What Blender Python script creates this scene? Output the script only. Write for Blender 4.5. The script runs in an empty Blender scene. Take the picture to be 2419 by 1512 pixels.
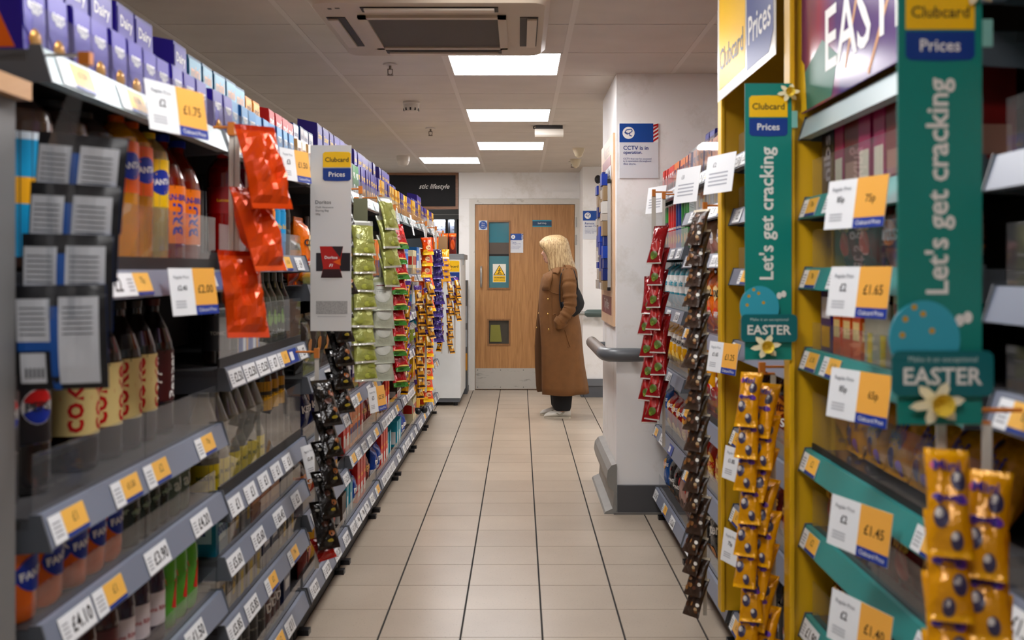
import bpy, math, random
from mathutils import Matrix, Vector
R = math.radians
random.seed(7)
scene = bpy.context.scene
COL = scene.collection

# ------------------------------------------------------------------ camera
F_PX = 2430.0; CAM_H = 1.32; PX0, PY0 = 1228.0, 636.0
cam_d = bpy.data.cameras.new('camera'); cam = bpy.data.objects.new('camera', cam_d); COL.objects.link(cam)
cam.location = (0, 0, CAM_H); cam.rotation_euler = (R(90), 0, 0)
cam_d.sensor_width = 36; cam_d.lens = 36 * F_PX / 2419
cam_d.shift_x = -(PX0 - 1209.5) / 2419; cam_d.shift_y = -(756 - PY0) / 2419
cam_d.clip_start = 0.02
cam_d.dof.use_dof = True; cam_d.dof.focus_distance = 7.8; cam_d.dof.aperture_fstop = 4.2
scene.camera = cam

# ------------------------------------------------------------------ world, light, exposure
w = bpy.data.worlds.new('world'); scene.world = w; w.use_nodes = True
w.node_tree.nodes['Background'].inputs[0].default_value = (0.9, 0.93, 1.0, 1)
w.node_tree.nodes['Background'].inputs[1].default_value = 0.02
LIGHT_POWER = 11.0            # emission strength of the ceiling panels
vs = scene.view_settings
vs.view_transform = 'Standard'; vs.look = 'None'; vs.gamma = 1; vs.use_curve_mapping = False
vs.exposure = 1.0
scene.display_settings.display_device = 'sRGB'

# ------------------------------------------------------------------ helpers: materials
def lin(h):
    h = h.lstrip('#'); o = []
    for i in (0, 2, 4):
        c = int(h[i:i+2], 16) / 255
        o.append(c / 12.92 if c <= .04045 else ((c + .055) / 1.055) ** 2.4)
    return (o[0], o[1], o[2], 1)
_mc = {}
def mat(hexc, rough=.45, metal=0.0, var=0.0, vs_=8.0, bump=0.0, bs=60.0, coat=0.0, emit=0.0, stretch=None, spec=.5):
    key = (hexc, rough, metal, var, vs_, bump, bs, coat, emit, stretch, spec)
    if key in _mc: return _mc[key]
    m = bpy.data.materials.new('material_' + hexc.strip('#')); m.use_nodes = True
    nt = m.node_tree; b = nt.nodes['Principled BSDF']
    c = lin(hexc)
    b.inputs['Base Color'].default_value = c; b.inputs['Roughness'].default_value = rough
    b.inputs['Metallic'].default_value = metal; b.inputs['Coat Weight'].default_value = coat
    b.inputs['Specular IOR Level'].default_value = spec
    if coat: b.inputs['Coat Roughness'].default_value = .12
    if emit:
        b.inputs['Emission Color'].default_value = c; b.inputs['Emission Strength'].default_value = emit
    tc = None
    if var or bump:
        tc = nt.nodes.new('ShaderNodeTexCoord'); src = tc.outputs['Object']
        if stretch:
            mp = nt.nodes.new('ShaderNodeMapping'); mp.inputs['Scale'].default_value = stretch
            nt.links.new(src, mp.inputs[0]); src = mp.outputs[0]
    if var:
        n = nt.nodes.new('ShaderNodeTexNoise'); n.inputs['Scale'].default_value = vs_; n.inputs['Detail'].default_value = 4
        nt.links.new(src, n.inputs['Vector'])
        r = nt.nodes.new('ShaderNodeValToRGB'); r.color_ramp.elements[0].position = .3; r.color_ramp.elements[1].position = .7
        r.color_ramp.elements[0].color = tuple(x * (1 - var) for x in c[:3]) + (1,)
        r.color_ramp.elements[1].color = tuple(min(1, x * (1 + var * .6)) for x in c[:3]) + (1,)
        nt.links.new(n.outputs['Fac'], r.inputs[0]); nt.links.new(r.outputs[0], b.inputs['Base Color'])
    if bump:
        n = nt.nodes.new('ShaderNodeTexNoise'); n.inputs['Scale'].default_value = bs; n.inputs['Detail'].default_value = 3
        nt.links.new(src, n.inputs['Vector'])
        bp = nt.nodes.new('ShaderNodeBump'); bp.inputs['Strength'].default_value = bump; bp.inputs['Distance'].default_value = .01
        nt.links.new(n.outputs['Fac'], bp.inputs['Height']); nt.links.new(bp.outputs[0], b.inputs['Normal'])
    _mc[key] = m
    return m
def vivid(h, k=1.3):
    import colorsys
    r, g, b = (int(h[i:i+2], 16)/255 for i in (1, 3, 5)); hh, ss, vv = colorsys.rgb_to_hsv(r, g, b)
    r, g, b = colorsys.hsv_to_rgb(hh, min(1, ss*k) if ss > .12 else ss, vv); return '#%02x%02x%02x' % (round(r*255), round(g*255), round(b*255))
def P_(h): return mat(vivid(h), .38)                  # printed card
def G_(h): return mat(vivid(h), .14, coat=.5)         # glossy bottle plastic
def FOIL(h): return mat(vivid(h), .22, metal=.12, bump=.5, bs=45)   # crisp bag film
def clear_mat():
    m = bpy.data.materials.new('material_clear_acrylic'); m.use_nodes = True; nt = m.node_tree
    nt.nodes.remove(nt.nodes['Principled BSDF'])
    tr = nt.nodes.new('ShaderNodeBsdfTransparent'); tr.inputs[0].default_value = (.93, .94, .95, 1)
    gl = nt.nodes.new('ShaderNodeBsdfGlossy'); gl.inputs['Roughness'].default_value = .04
    fr = nt.nodes.new('ShaderNodeFresnel'); fr.inputs[0].default_value = 1.5
    mx = nt.nodes.new('ShaderNodeMixShader')
    ge = nt.nodes.new('ShaderNodeNewGeometry'); iv = nt.nodes.new('ShaderNodeMath'); iv.operation = 'SUBTRACT'; iv.inputs[0].default_value = 1.0
    ml = nt.nodes.new('ShaderNodeMath'); ml.operation = 'MULTIPLY'   # one Fresnel reflection per sheet, none from inside
    nt.links.new(ge.outputs['Backfacing'], iv.inputs[1]); nt.links.new(iv.outputs[0], ml.inputs[0]); nt.links.new(fr.outputs[0], ml.inputs[1])
    nt.links.new(ml.outputs[0], mx.inputs[0]); nt.links.new(tr.outputs[0], mx.inputs[1]); nt.links.new(gl.outputs[0], mx.inputs[2])
    df = nt.nodes.new('ShaderNodeBsdfDiffuse'); df.inputs[0].default_value = (.6, .6, .62, 1); hz = nt.nodes.new('ShaderNodeMixShader'); hz.inputs[0].default_value = .035   # fine scratches
    nt.links.new(mx.outputs[0], hz.inputs[1]); nt.links.new(df.outputs[0], hz.inputs[2])
    nt.links.new(hz.outputs[0], nt.nodes['Material Output'].inputs[0])
    return m
CLEAR = clear_mat()
WHITE = P_('#f2f0ec'); BLACK = P_('#15151a'); YEL = P_('#f7c81c'); NAVY = P_('#123f86'); TICKY = mat('#f4b94c', .38)
CARDW = mat('#eceef0', .3)

def wood_mat(a, b_, scale=(14, 14, 1.1), rough=.42):
    m = bpy.data.materials.new('material_wood'); m.use_nodes = True; nt = m.node_tree; b = nt.nodes['Principled BSDF']
    tc = nt.nodes.new('ShaderNodeTexCoord'); mp = nt.nodes.new('ShaderNodeMapping'); mp.inputs['Scale'].default_value = scale
    n = nt.nodes.new('ShaderNodeTexNoise'); n.inputs['Scale'].default_value = 2.2; n.inputs['Detail'].default_value = 8; n.inputs['Distortion'].default_value = 1.4
    r = nt.nodes.new('ShaderNodeValToRGB'); r.color_ramp.elements[0].position = .3; r.color_ramp.elements[1].position = .72
    r.color_ramp.elements[0].color = lin(a); r.color_ramp.elements[1].color = lin(b_)
    nt.links.new(tc.outputs['Object'], mp.inputs[0]); nt.links.new(mp.outputs[0], n.inputs['Vector'])
    nt.links.new(n.outputs['Fac'], r.inputs[0]); nt.links.new(r.outputs[0], b.inputs['Base Color'])
    b.inputs['Roughness'].default_value = rough
    return m
def tile_mat():
    m = bpy.data.materials.new('material_floor_tile'); m.use_nodes = True; nt = m.node_tree; b = nt.nodes['Principled BSDF']
    geo = nt.nodes.new('ShaderNodeNewGeometry'); oi = nt.nodes.new('ShaderNodeObjectInfo')
    n = nt.nodes.new('ShaderNodeTexNoise'); n.inputs['Scale'].default_value = 160; n.inputs['Detail'].default_value = 2
    n2 = nt.nodes.new('ShaderNodeTexNoise'); n2.inputs['Scale'].default_value = 2.3; n2.inputs['Detail'].default_value = 5
    for q in (n, n2): nt.links.new(geo.outputs['Position'], q.inputs['Vector'])
    r = nt.nodes.new('ShaderNodeValToRGB'); e = r.color_ramp.elements
    e[0].position = .27; e[0].color = lin('#8a7c6c'); e[1].position = .36; e[1].color = lin('#b9aa98')
    e2 = r.color_ramp.elements.new(.7); e2.color = lin('#b9aa98'); e3 = r.color_ramp.elements.new(.78); e3.color = lin('#c9bdae')
    nt.links.new(n.outputs['Fac'], r.inputs[0])
    mx = nt.nodes.new('ShaderNodeMixRGB'); mx.blend_type = 'MULTIPLY'; mx.inputs[0].default_value = 1
    r2 = nt.nodes.new('ShaderNodeValToRGB'); r2.color_ramp.elements[0].position = .3; r2.color_ramp.elements[1].position = .7
    r2.color_ramp.elements[0].color = (.84, .83, .82, 1); r2.color_ramp.elements[1].color = (1, 1, 1, 1)
    nt.links.new(n2.outputs['Fac'], r2.inputs[0]); nt.links.new(r.outputs[0], mx.inputs[1]); nt.links.new(r2.outputs[0], mx.inputs[2])
    hv = nt.nodes.new('ShaderNodeHueSaturation'); mr = nt.nodes.new('ShaderNodeMapRange')
    mr.inputs['To Min'].default_value = .94; mr.inputs['To Max'].default_value = 1.05
    nt.links.new(oi.outputs['Random'], mr.inputs['Value']); nt.links.new(mr.outputs[0], hv.inputs['Value'])
    nt.links.new(mx.outputs[0], hv.inputs['Color']); nt.links.new(hv.outputs[0], b.inputs['Base Color'])
    b.inputs['Roughness'].default_value = .3; b.inputs['Specular IOR Level'].default_value = .45
    return m
def scuffed(base, dirt, scale, lo=.62, rough=.5, metal=0.0, stretch=(1, 1, 1)):
    m = bpy.data.materials.new('material_scuffed'); m.use_nodes = True; nt = m.node_tree; b = nt.nodes['Principled BSDF']
    geo = nt.nodes.new('ShaderNodeNewGeometry'); mp = nt.nodes.new('ShaderNodeMapping'); mp.inputs['Scale'].default_value = stretch
    nt.links.new(geo.outputs['Position'], mp.inputs[0])
    n = nt.nodes.new('ShaderNodeTexNoise'); n.inputs['Scale'].default_value = scale; n.inputs['Detail'].default_value = 9; n.inputs['Roughness'].default_value = .7
    nt.links.new(mp.outputs[0], n.inputs['Vector'])
    r = nt.nodes.new('ShaderNodeValToRGB'); e = r.color_ramp.elements
    e[0].position = lo; e[0].color = lin(base); e[1].position = lo + .12; e[1].color = lin(dirt)
    nt.links.new(n.outputs['Fac'], r.inputs[0]); nt.links.new(r.outputs[0], b.inputs['Base Color'])
    b.inputs['Roughness'].default_value = rough; b.inputs['Metallic'].default_value = metal
    return m

# ------------------------------------------------------------------ helpers: text glyphs
_tc = {}
def tgeo(s, bold=0.0, shear=0.0):
    k = (s, bold, shear)
    if k in _tc: return _tc[k]
    cu = bpy.data.curves.new('t', 'FONT'); cu.body = s; cu.size = 1; cu.resolution_u = 2; cu.offset = bold; cu.shear = shear
    cu.align_x = 'LEFT'; cu.space_line = 1.0
    ob = bpy.data.objects.new('t', cu)
    me = bpy.data.meshes.new_from_object(ob)
    vv = [(v.co.x, v.co.y) for v in me.vertices]; ff = [tuple(p.vertices) for p in me.polygons]
    bpy.data.objects.remove(ob); bpy.data.meshes.remove(me); bpy.data.curves.remove(cu)
    if not vv: vv = [(0, 0)]
    x0 = min(v[0] for v in vv); x1 = max(v[0] for v in vv); y0 = min(v[1] for v in vv); y1 = max(v[1] for v in vv)
    cx, cy = (x0 + x1) / 2, (y0 + y1) / 2
    _tc[k] = ([(a - cx, b - cy) for a, b in vv], ff, max(x1 - x0, 1e-4), max(y1 - y0, 1e-4))
    return _tc[k]

# ------------------------------------------------------------------ helpers: mesh builder
class MB:
    def __init__(s): s.v = []; s.f = []; s.mi = []; s.m = []; s.sm = []
    def mid(s, m):
        if m not in s.m: s.m.append(m)
        return s.m.index(m)
    def add(s, vv, ff, m, M=None, smooth=False):
        o = len(s.v)
        if M is not None: vv = [tuple(M @ Vector(p)) for p in vv]
        s.v += [tuple(p) for p in vv]; i = s.mid(m)
        for f in ff: s.f.append(tuple(o + a for a in f)); s.mi.append(i); s.sm.append(smooth)
        return s
    def box(s, x0, x1, y0, y1, z0, z1, m, M=None, top=None, front=None, ch=0.0):
        if ch:
            pts = [(x0+ch, y0), (x1-ch, y0), (x1, y0+ch), (x1, y1-ch), (x1-ch, y1), (x0+ch, y1), (x0, y1-ch), (x0, y0+ch)]
            return s.prism(pts, z0, z1, m, M)
        vv = [(x0,y0,z0),(x1,y0,z0),(x1,y1,z0),(x0,y1,z0),(x0,y0,z1),(x1,y0,z1),(x1,y1,z1),(x0,y1,z1)]
        s.add(vv, [(0,3,2,1),(1,2,6,5),(2,3,7,6),(3,0,4,7)], m, M)
        s.add(vv, [(4,5,6,7)], top or m, M); s.add(vv, [(0,1,5,4)], front or m, M)
        return s
    def prism(s, pts, z0, z1, m, M=None, cap=None, smooth=False):   # polygon in xy (ccw) extruded in z
        n = len(pts); vv = [(x, y, z0) for x, y in pts] + [(x, y, z1) for x, y in pts]
        s.add(vv, [(i, (i+1) % n, n + (i+1) % n, n + i) for i in range(n)], m, M, smooth)
        s.add(vv, [tuple(range(n-1, -1, -1)), tuple(range(n, 2*n))], cap or m, M)
        return s
    def yzprism(s, pts, x0, x1, m, M=None, ends=None):               # polygon in yz extruded along x
        n = len(pts); vv = [(x0, y, z) for y, z in pts] + [(x1, y, z) for y, z in pts]
        s.add(vv, [(i, (i+1) % n, n + (i+1) % n, n + i) for i in range(n)], m, M)
        s.add(vv, [tuple(range(n-1, -1, -1)), tuple(range(n, 2*n))], ends or m, M)
        return s
    def xzprism(s, pts, y0, y1, m, M=None, side=None):               # polygon in xz (front view) extruded in y, front at y0
        n = len(pts); vv = [(x, y0, z) for x, z in pts] + [(x, y1, z) for x, z in pts]
        s.add(vv, [(i, n + i, n + (i+1) % n, (i+1) % n) for i in range(n)], side or m, M)
        s.add(vv, [tuple(range(n)), tuple(range(2*n-1, n-1, -1))], m, M)
        return s
    def lathe(s, prof, n, m, M=None, mats=None, smooth=True, a0=0.0, a1=2*math.pi, capb=True, capt=True):
        full = abs(a1 - a0 - 2*math.pi) < 1e-6; k = n if full else n + 1
        vv = []
        for r, z in prof:
            for i in range(k):
                a = a0 + (a1 - a0) * i / n; vv.append((r*math.cos(a), r*math.sin(a), z))
        for j in range(len(prof) - 1):
            ff = [(j*k+i, j*k+(i+1) % k, (j+1)*k+(i+1) % k, (j+1)*k+i) for i in range(n if full else n)]
            s.add(vv, ff, mats[j] if mats else m, M, smooth)
        if full:
            if capb: s.add(vv, [tuple(range(k-1, -1, -1))], mats[0] if mats else m, M)
            if capt: s.add(vv, [tuple((len(prof)-1)*k + i for i in range(k))], mats[-1] if mats else m, M)
        return s
    def rings(s, rr, m, closed=True, caps=True, smooth=True, M=None):  # list of equal-length rings of points
        n = len(rr[0]); vv = [p for r in rr for p in r]
        ff = []
        for j in range(len(rr) - 1):
            for i in range(n if closed else n - 1):
                ff.append((j*n+i, j*n+(i+1) % n, (j+1)*n+(i+1) % n, (j+1)*n+i))
        s.add(vv, ff, m, M, smooth)
        if caps and closed: s.add(vv, [tuple(range(n-1, -1, -1)), tuple((len(rr)-1)*n + i for i in range(n))], m, M, smooth)
        return s
    def tube(s, path, rad, m, n=10, M=None, sy=1.0):
        pts = [Vector(p) for p in path]; rr = []
        up = Vector((0, 0, 1)); prev = None
        for i, p in enumerate(pts):
            t = (pts[min(i+1, len(pts)-1)] - pts[max(i-1, 0)]).normalized()
            a = prev if prev is not None else (up if abs(t.z) < .9 else Vector((0, 1, 0)))
            x = (a - t * a.dot(t)).normalized(); y = t.cross(x); prev = x
            r = rad[i] if isinstance(rad, (list, tuple)) else rad
            rr.append([tuple(p + x*(r*math.cos(2*math.pi*k/n)) + y*(r*sy*math.sin(2*math.pi*k/n))) for k in range(n)])
        return s.rings(rr, m, M=M)
    def ell(s, c, r, m, nu=14, nv=9, M=None):
        rr = []
        for j in range(nv + 1):
            a = -math.pi/2 + math.pi * (j + .001) / (nv + .002); 
            rr.append([(c[0]+r[0]*math.cos(a)*math.cos(2*math.pi*i/nu), c[1]+r[1]*math.cos(a)*math.sin(2*math.pi*i/nu), c[2]+r[2]*math.sin(a)) for i in range(nu)])
        return s.rings(rr, m, M=M)
    def quad(s, x0, x1, z0, z1, y, m, M=None):
        return s.add([(x0,y,z0),(x1,y,z0),(x1,y,z1),(x0,y,z1)], [(0,1,2,3)], m, M)
    def text(s, t, cx, cz, m, h=None, wd=None, y=0.0, bold=0.0, shear=0.0, M=None, fn=None, rot=0.0, sx=1.0):
        vv, ff, tw, th = tgeo(t, bold, shear)
        sc = (h / th) if h else wd / tw
        if wd and h: sc = min(sc, wd / tw)
        c, n_ = math.cos(rot), math.sin(rot); out = []
        for a, b in vv:
            a *= sc * sx; b *= sc; x, z = cx + a*c - b*n_, cz + a*n_ + b*c
            out.append(fn(x, z) if fn else (x, y, z))
        return s.add(out, ff, m, M)
    def disc(s, cx, cz, rx, rz, m, y=0.0, n=18, fn=None, M=None, rings=1, a0=0, a1=2*math.pi):
        vv = []; pt = lambda x, z: fn(x, z) if fn else (x, y, z)
        vv.append(pt(cx, cz))
        for k in range(1, rings + 1):
            for i in range(n + 1):
                a = a0 + (a1 - a0)*i/n; vv.append(pt(cx + rx*k/rings*math.cos(a), cz + rz*k/rings*math.sin(a)))
        ff = [(0, 1+i, 2+i) for i in range(n)]
        for k in range(1, rings):
            b0 = 1 + (k-1)*(n+1); b1 = b0 + n + 1
            ff += [(b0+i, b1+i, b1+i+1, b0+i+1) for i in range(n)]
        return s.add(vv, ff, m, M)
    def mesh(s, name):
        me = bpy.data.meshes.new(name); me.from_pydata(s.v, [], s.f)
        for m in s.m: me.materials.append(m)
        me.polygons.foreach_set('material_index', s.mi); me.polygons.foreach_set('use_smooth', s.sm)
        me.update(); return me

def obj(name, mesh, parent=None, M=None):
    o = bpy.data.objects.new(name, mesh); COL.objects.link(o)
    if parent is not None: o.parent = parent
    if M is not None: o.matrix_local = M
    return o
def build(mb, name, parent=None, M=None): return obj(name, mb.mesh(name), parent, M)
def empty(name, M=None):
    o = bpy.data.objects.new(name, None); COL.objects.link(o); o.empty_display_size = .05
    if M is not None: o.matrix_world = M
    return o
LABELS = {}
def tag(o, label=None, cat=None, group=None, kind=None):
    if label:
        o['label'] = label; LABELS.setdefault(label, []).append(o)
    if cat: o['category'] = cat
    if group: o['group'] = group
    if kind: o['kind'] = kind
    return o
T = lambda x, y, z: Matrix.Translation((x, y, z))
Rz = lambda a: Matrix.Rotation(R(a), 4, 'Z')
Rx = lambda a: Matrix.Rotation(R(a), 4, 'X')
Ry = lambda a: Matrix.Rotation(R(a), 4, 'Y')
ORD = ['first','second','third','fourth','fifth','sixth','seventh','eighth','ninth','tenth','eleventh','twelfth','thirteenth','fourteenth','fifteenth','sixteenth','seventeenth','eighteenth','nineteenth','twentieth']
def ordw(n):   # 0-based
    if n < 20: return ORD[n]
    return ['twenty','thirty','forty','fifty','sixty','seventy'][(n+1)//10 - 2] + '-' + ORD[(n+1) % 10 - 1] if (n+1) % 10 else ['','','','thirtieth','fortieth','fiftieth','sixtieth'][(n+1)//10]
# a point of the store at depth Y metres, from the photograph's perspective
def at(px, py, Y): return Vector(((px - PX0) * Y / F_PX, Y, CAM_H - (py - PY0) * Y / F_PX))

# ================================================================== THE SETTING
H_C = 2.378; YB = 11.25
GROUT = mat('#191512', .85)
TILE = tile_mat()
fb = MB(); fb.box(-4.2, 3.4, -2.2, 13.2, -.08, -.005, GROUT); floor = build(fb, 'floor'); tag(floor, 'beige tiled shop floor with dark grout lines', kind='structure')
CP, RP, CX0, RY0 = .2945, .3029, -.5075, 3.688
tm = MB(); tm.box(-(CP-.0075)/2, (CP-.0075)/2, -(RP-.0034)/2, (RP-.0034)/2, -.0065, 0, TILE); tmesh = tm.mesh('floor_tile')
rest = MB()
for i in range(-12, 14):
    for j in range(-19, 32):
        x = CX0 + (i+.5)*CP; y = RY0 + (j+.5)*RP
        if -1.0 < x < .98 and 2.6 < y < 11.2: obj('floor_tile', tmesh, floor, T(x, y, 0))
        elif -4.1 < x < 3.3 and -2.1 < y < 13:
            rest.box(x-(CP-.0075)/2, x+(CP-.0075)/2, y-(RP-.0034)/2, y+(RP-.0034)/2, -.0065, 0, TILE)
tag(build(rest, 'floor_tile_field', floor), kind='stuff')

CT = mat('#cfc6bb', .85, var=.07, vs_=3.0); RUN = mat('#d6cec4', .6); VOID = mat('#17130f', .95)
cb = MB(); cb.box(-4.2, 3.4, -2.2, 13.2, H_C+.014, H_C+.1, VOID); ceiling = build(cb, 'ceiling'); tag(ceiling, 'suspended ceiling of pale square tiles in a thin grid', kind='structure')
CW, CR, KX0, KY0 = .60, .587, .223, 5.03
cm = MB(); cm.box(-.289, .289, -(CR-.006)/2, (CR-.006)/2, H_C, H_C+.012, CT); cmesh = cm.mesh('ceiling_tile')
LIT = {(-1, 0), (-1, 3), (-1, 6), (-2, 8)}
LIT |= {(-1, -3), (-1, -6), (-1, -9)}                                            # panels of the same row, nearer than the frame shows
for k in (0, 3, 6, 9): LIT |= {(-6, k), (3, k)}      # neighbouring aisles
crest = MB()
for i in range(-7, 5):
    for k in range(-12, 14):
        x = KX0 + (i+.5)*CW; y = KY0 + (k+.5)*CR
        if x < -4.1 or x > 3.3 or y < -2 or y > 13.0 or (i, k) in LIT: continue
        if y > 3.6 and y < 11.3: obj('ceiling_tile', cmesh, ceiling, T(x, y, 0))
        else: crest.box(x-.289, x+.289, y-(CR-.006)/2, y+(CR-.006)/2, H_C, H_C+.012, CT)
tag(build(crest, 'ceiling_tile_field', ceiling), kind='stuff')
for i in range(-6, 6):
    b = MB(); x = KX0 + i*CW; b.box(x-.0125, x+.0125, -2.1, 13.0, H_C-.0015, H_C+.012, RUN); build(b, 'ceiling_runner', ceiling)

WALL = scuffed('#f3f1ef', '#e6e2dc', 3.0, .52, .7); WALL2 = mat('#e6e3de', .7, var=.05, vs_=2)
def wall(name, x0, x1, y0, y1, z0=0.0, z1=H_C+.014, m=None, label=None):
    b = MB(); b.box(x0, x1, y0, y1, z0, z1, m or WALL); o = build(b, name); tag(o, label, kind='structure'); return o
wall('wall_left', -4.2, -4.1, -2.2, 13.2, m=WALL2)
wall('wall_right', 3.3, 3.4, -2.2, 13.2, m=WALL2)
wall('wall_front', -4.1, 3.3, -2.2, -2.1, m=WALL2)
wall('wall_far', -4.1, -.62, 13.1, 13.2, m=WALL2)
DX0, DX1, DZ = -.491, .603, 2.03
# door wall with opening
b = MB(); b.box(-.667, DX0-.05, YB, YB+.14, 0, H_C+.014, WALL); b.box(DX1+.05, .75, YB, YB+.14, 0, H_C+.014, WALL); b.box(DX0-.05, DX1+.05, YB, YB+.14, DZ+.04, H_C+.014, WALL)
tag(build(b, 'wall_back'), 'white painted back wall around the staff door', kind='structure')
wall('wall_side', -.667, -.6, YB+.14, 13.1)
wall('wall_return', .65, 3.3, 10.62, YB+.3)
b = MB(); b.box(.522, 1.25, 5.56, 6.47, 0, H_C+.014, WALL); tag(build(b, 'pillar_wall'), 'square white structural pillar beside the right shelving', kind='structure')
FR = scuffed('#d5d1c9', '#8f8577', 7.0, .6, .5)
b = MB()
b.box(DX0-.06, DX0, YB-.02, YB+.12, 0, DZ+.06, FR); b.box(DX1, DX1+.06, YB-.02, YB+.12, 0, DZ+.06, FR); b.box(DX0, DX1, YB-.019, YB+.119, DZ, DZ+.059, FR)
b.box(DX0-.17, DX0-.061, YB-.008, YB, 0, DZ+.059, WALL); b.box(DX0-.17, DX1+.1, YB-.009, YB, DZ+.061, DZ+.14, WALL)
tag(build(b, 'trim_1'), 'white scuffed door frame', kind='structure')

# the staff door: leaf in pieces around two glazed openings
WD = wood_mat('#9c6b3c', '#bd8a55', (22, 22, 1.2)); WDF = wood_mat('#7d5530', '#96683d', (22, 22, 2))
STEEL = mat('#b9b9b6', .35, metal=.8)
def dz(py): return CAM_H - (py - PY0) * YB / F_PX
def dx(px): return (px - PX0) * YB / F_PX
door = empty('door_1', T(DX0, YB, 0)); tag(door, 'oak veneer staff door with two glazed panels', kind='structure')
W_ = DX1 - DX0
gx0, gx1 = dx(1155)-DX0, dx(1202)-DX0; g1a, g1b, g2a, g2b = dz(680), dz(525), dz(812), dz(757)
b = MB()
for (x0, x1, z0, z1) in ((.004, gx0, .006, DZ-.004), (gx1, W_-.004, .006, DZ-.004), (gx0, gx1, .006, g2a), (gx0, gx1, g2b, g1a), (gx0, gx1, g1b, DZ-.004)):
    b.box(x0, x1, 0, .045, z0, z1, WD)
build(b, 'door_leaf', door)
GLASSM = mat('#33474a', .08, spec=.6)
def doorpane(z0, z1, cells):
    f = MB(); t = .018
    for (x0, x1, a, c) in ((gx0-t, gx0, z0-t, z1+t), (gx1, gx1+t, z0-t, z1+t), (gx0, gx1, z0-t, z0), (gx0, gx1, z1, z1+t)): f.box(x0, x1, -.01, .05, a, c, WDF)
    fo = build(f, 'vision_frame', door)
    p = MB()
    for a, c, m in cells: p.box(gx0, gx1, .02, .026, a, c, m)
    build(p, 'pane', fo)
    return fo
doorpane(g1a, g1b, ((g1a, dz(605), mat('#4f7f88', .1)), (dz(605), dz(600), mat('#20201f', .2)), (dz(600), dz(573), mat('#5b5047', .2)), (dz(573), g1b, mat('#3d8291', .12))))
doorpane(g2a, g2b, ((g2a, g2b, mat('#46423a', .12)),))
b = MB()                                   # flat yellow shape just in front of the low pane
b.xzprism([(gx0+.01, g2a+.02), (gx0+.14, g2a+.02), (gx0+.12, g2b-.05), (gx0+.02, g2b-.05)], .012, .019, mat('#7d7a2c', .5)); build(b, 'low_pane_yellow_shape', door)
b = MB()
for i in range(1, 14): b.box(gx0, gx1, .0188, .02, dz(573)+i*(g1b-dz(573))/14-.0005, dz(573)+i*(g1b-dz(573))/14+.0005, mat('#2f5f6c', .3))
for i in range(1, 14): b.box(gx0+i*(gx1-gx0)/14-.0005, gx0+i*(gx1-gx0)/14+.0005, .0188, .02, dz(573), g1b, mat('#2f5f6c', .3))
build(b, 'wired_glass_mesh', door)
b = MB(); b.box(.006, W_-.006, -.004, 0, .01, dz(870), scuffed('#b9b5ad', '#4a423a', 9, .575, .4, .3, (.5, .5, 3.0)))
for x in (.03, .28, .53, .78, W_-.03):
    for z in (.03, dz(870)-.02): b.disc(x, z, .005, .005, BLACK, -.0045, 8)
build(b, 'kick_plate', door)
b = MB(); hx = dx(1137)-DX0; b.tube([(hx, 0, dz(678)), (hx, -.05, dz(676)), (hx, -.055, dz(670)), (hx, -.055, dz(640)), (hx, -.05, dz(632)), (hx, 0, dz(630))], .011, STEEL); build(b, 'pull_handle', door)
for py in (525, 567):
    b = MB(); z = dz(py); b.box(W_-.004, W_+.02, -.026, -.006, z-.055, z+.055, STEEL); b.tube([(W_+.004, -.03, z-.055), (W_+.004, -.03, z+.055)], .009, STEEL, 8); build(b, 'hinge', door)
# door signs
def plate(name, x0, x1, z0, z1, y, m, th=.004):
    b = MB(); b.box(x0, x1, y-th, y, z0, z1, m); return b
BLUE = P_('#0f4c97'); DTEAL = P_('#0c5f78')
def sgn(b, name, label, M): o = build(b, name, None, M); tag(o, label, 'sign'); return o
MD = T(0, YB-.0005, 0)
b = plate('s', dx(1131), dx(1152), dz(543), dz(521), 0, P_('#c9d3dc')); c = (dx(1131)+dx(1152))/2, (dz(543)+dz(521))/2
b.disc(c[0], c[1], .044, .046, BLUE, -.0045)
for i, t in enumerate(('Fire', 'door', 'keep shut')): b.text(t, c[0], c[1]+.022-.022*i, WHITE, h=.014, wd=.07, y=-.005)
sgn(b, 'fire_door_sign', 'square sign with blue disc reading Fire door keep shut', MD)
b = plate('s', dx(1258), dx(1303), dz(536), dz(520), 0, P_('#2a93a8')); b.quad(dx(1258), dx(1303), dz(533.5), dz(522.5), -.0044, P_('#0b3f5c')); b.text('Staff Only', dx(1280.5), dz(528), WHITE, wd=.095, y=-.005)
sgn(b, 'staff_only_sign', 'small teal and navy sign reading Staff Only', MD)
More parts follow.
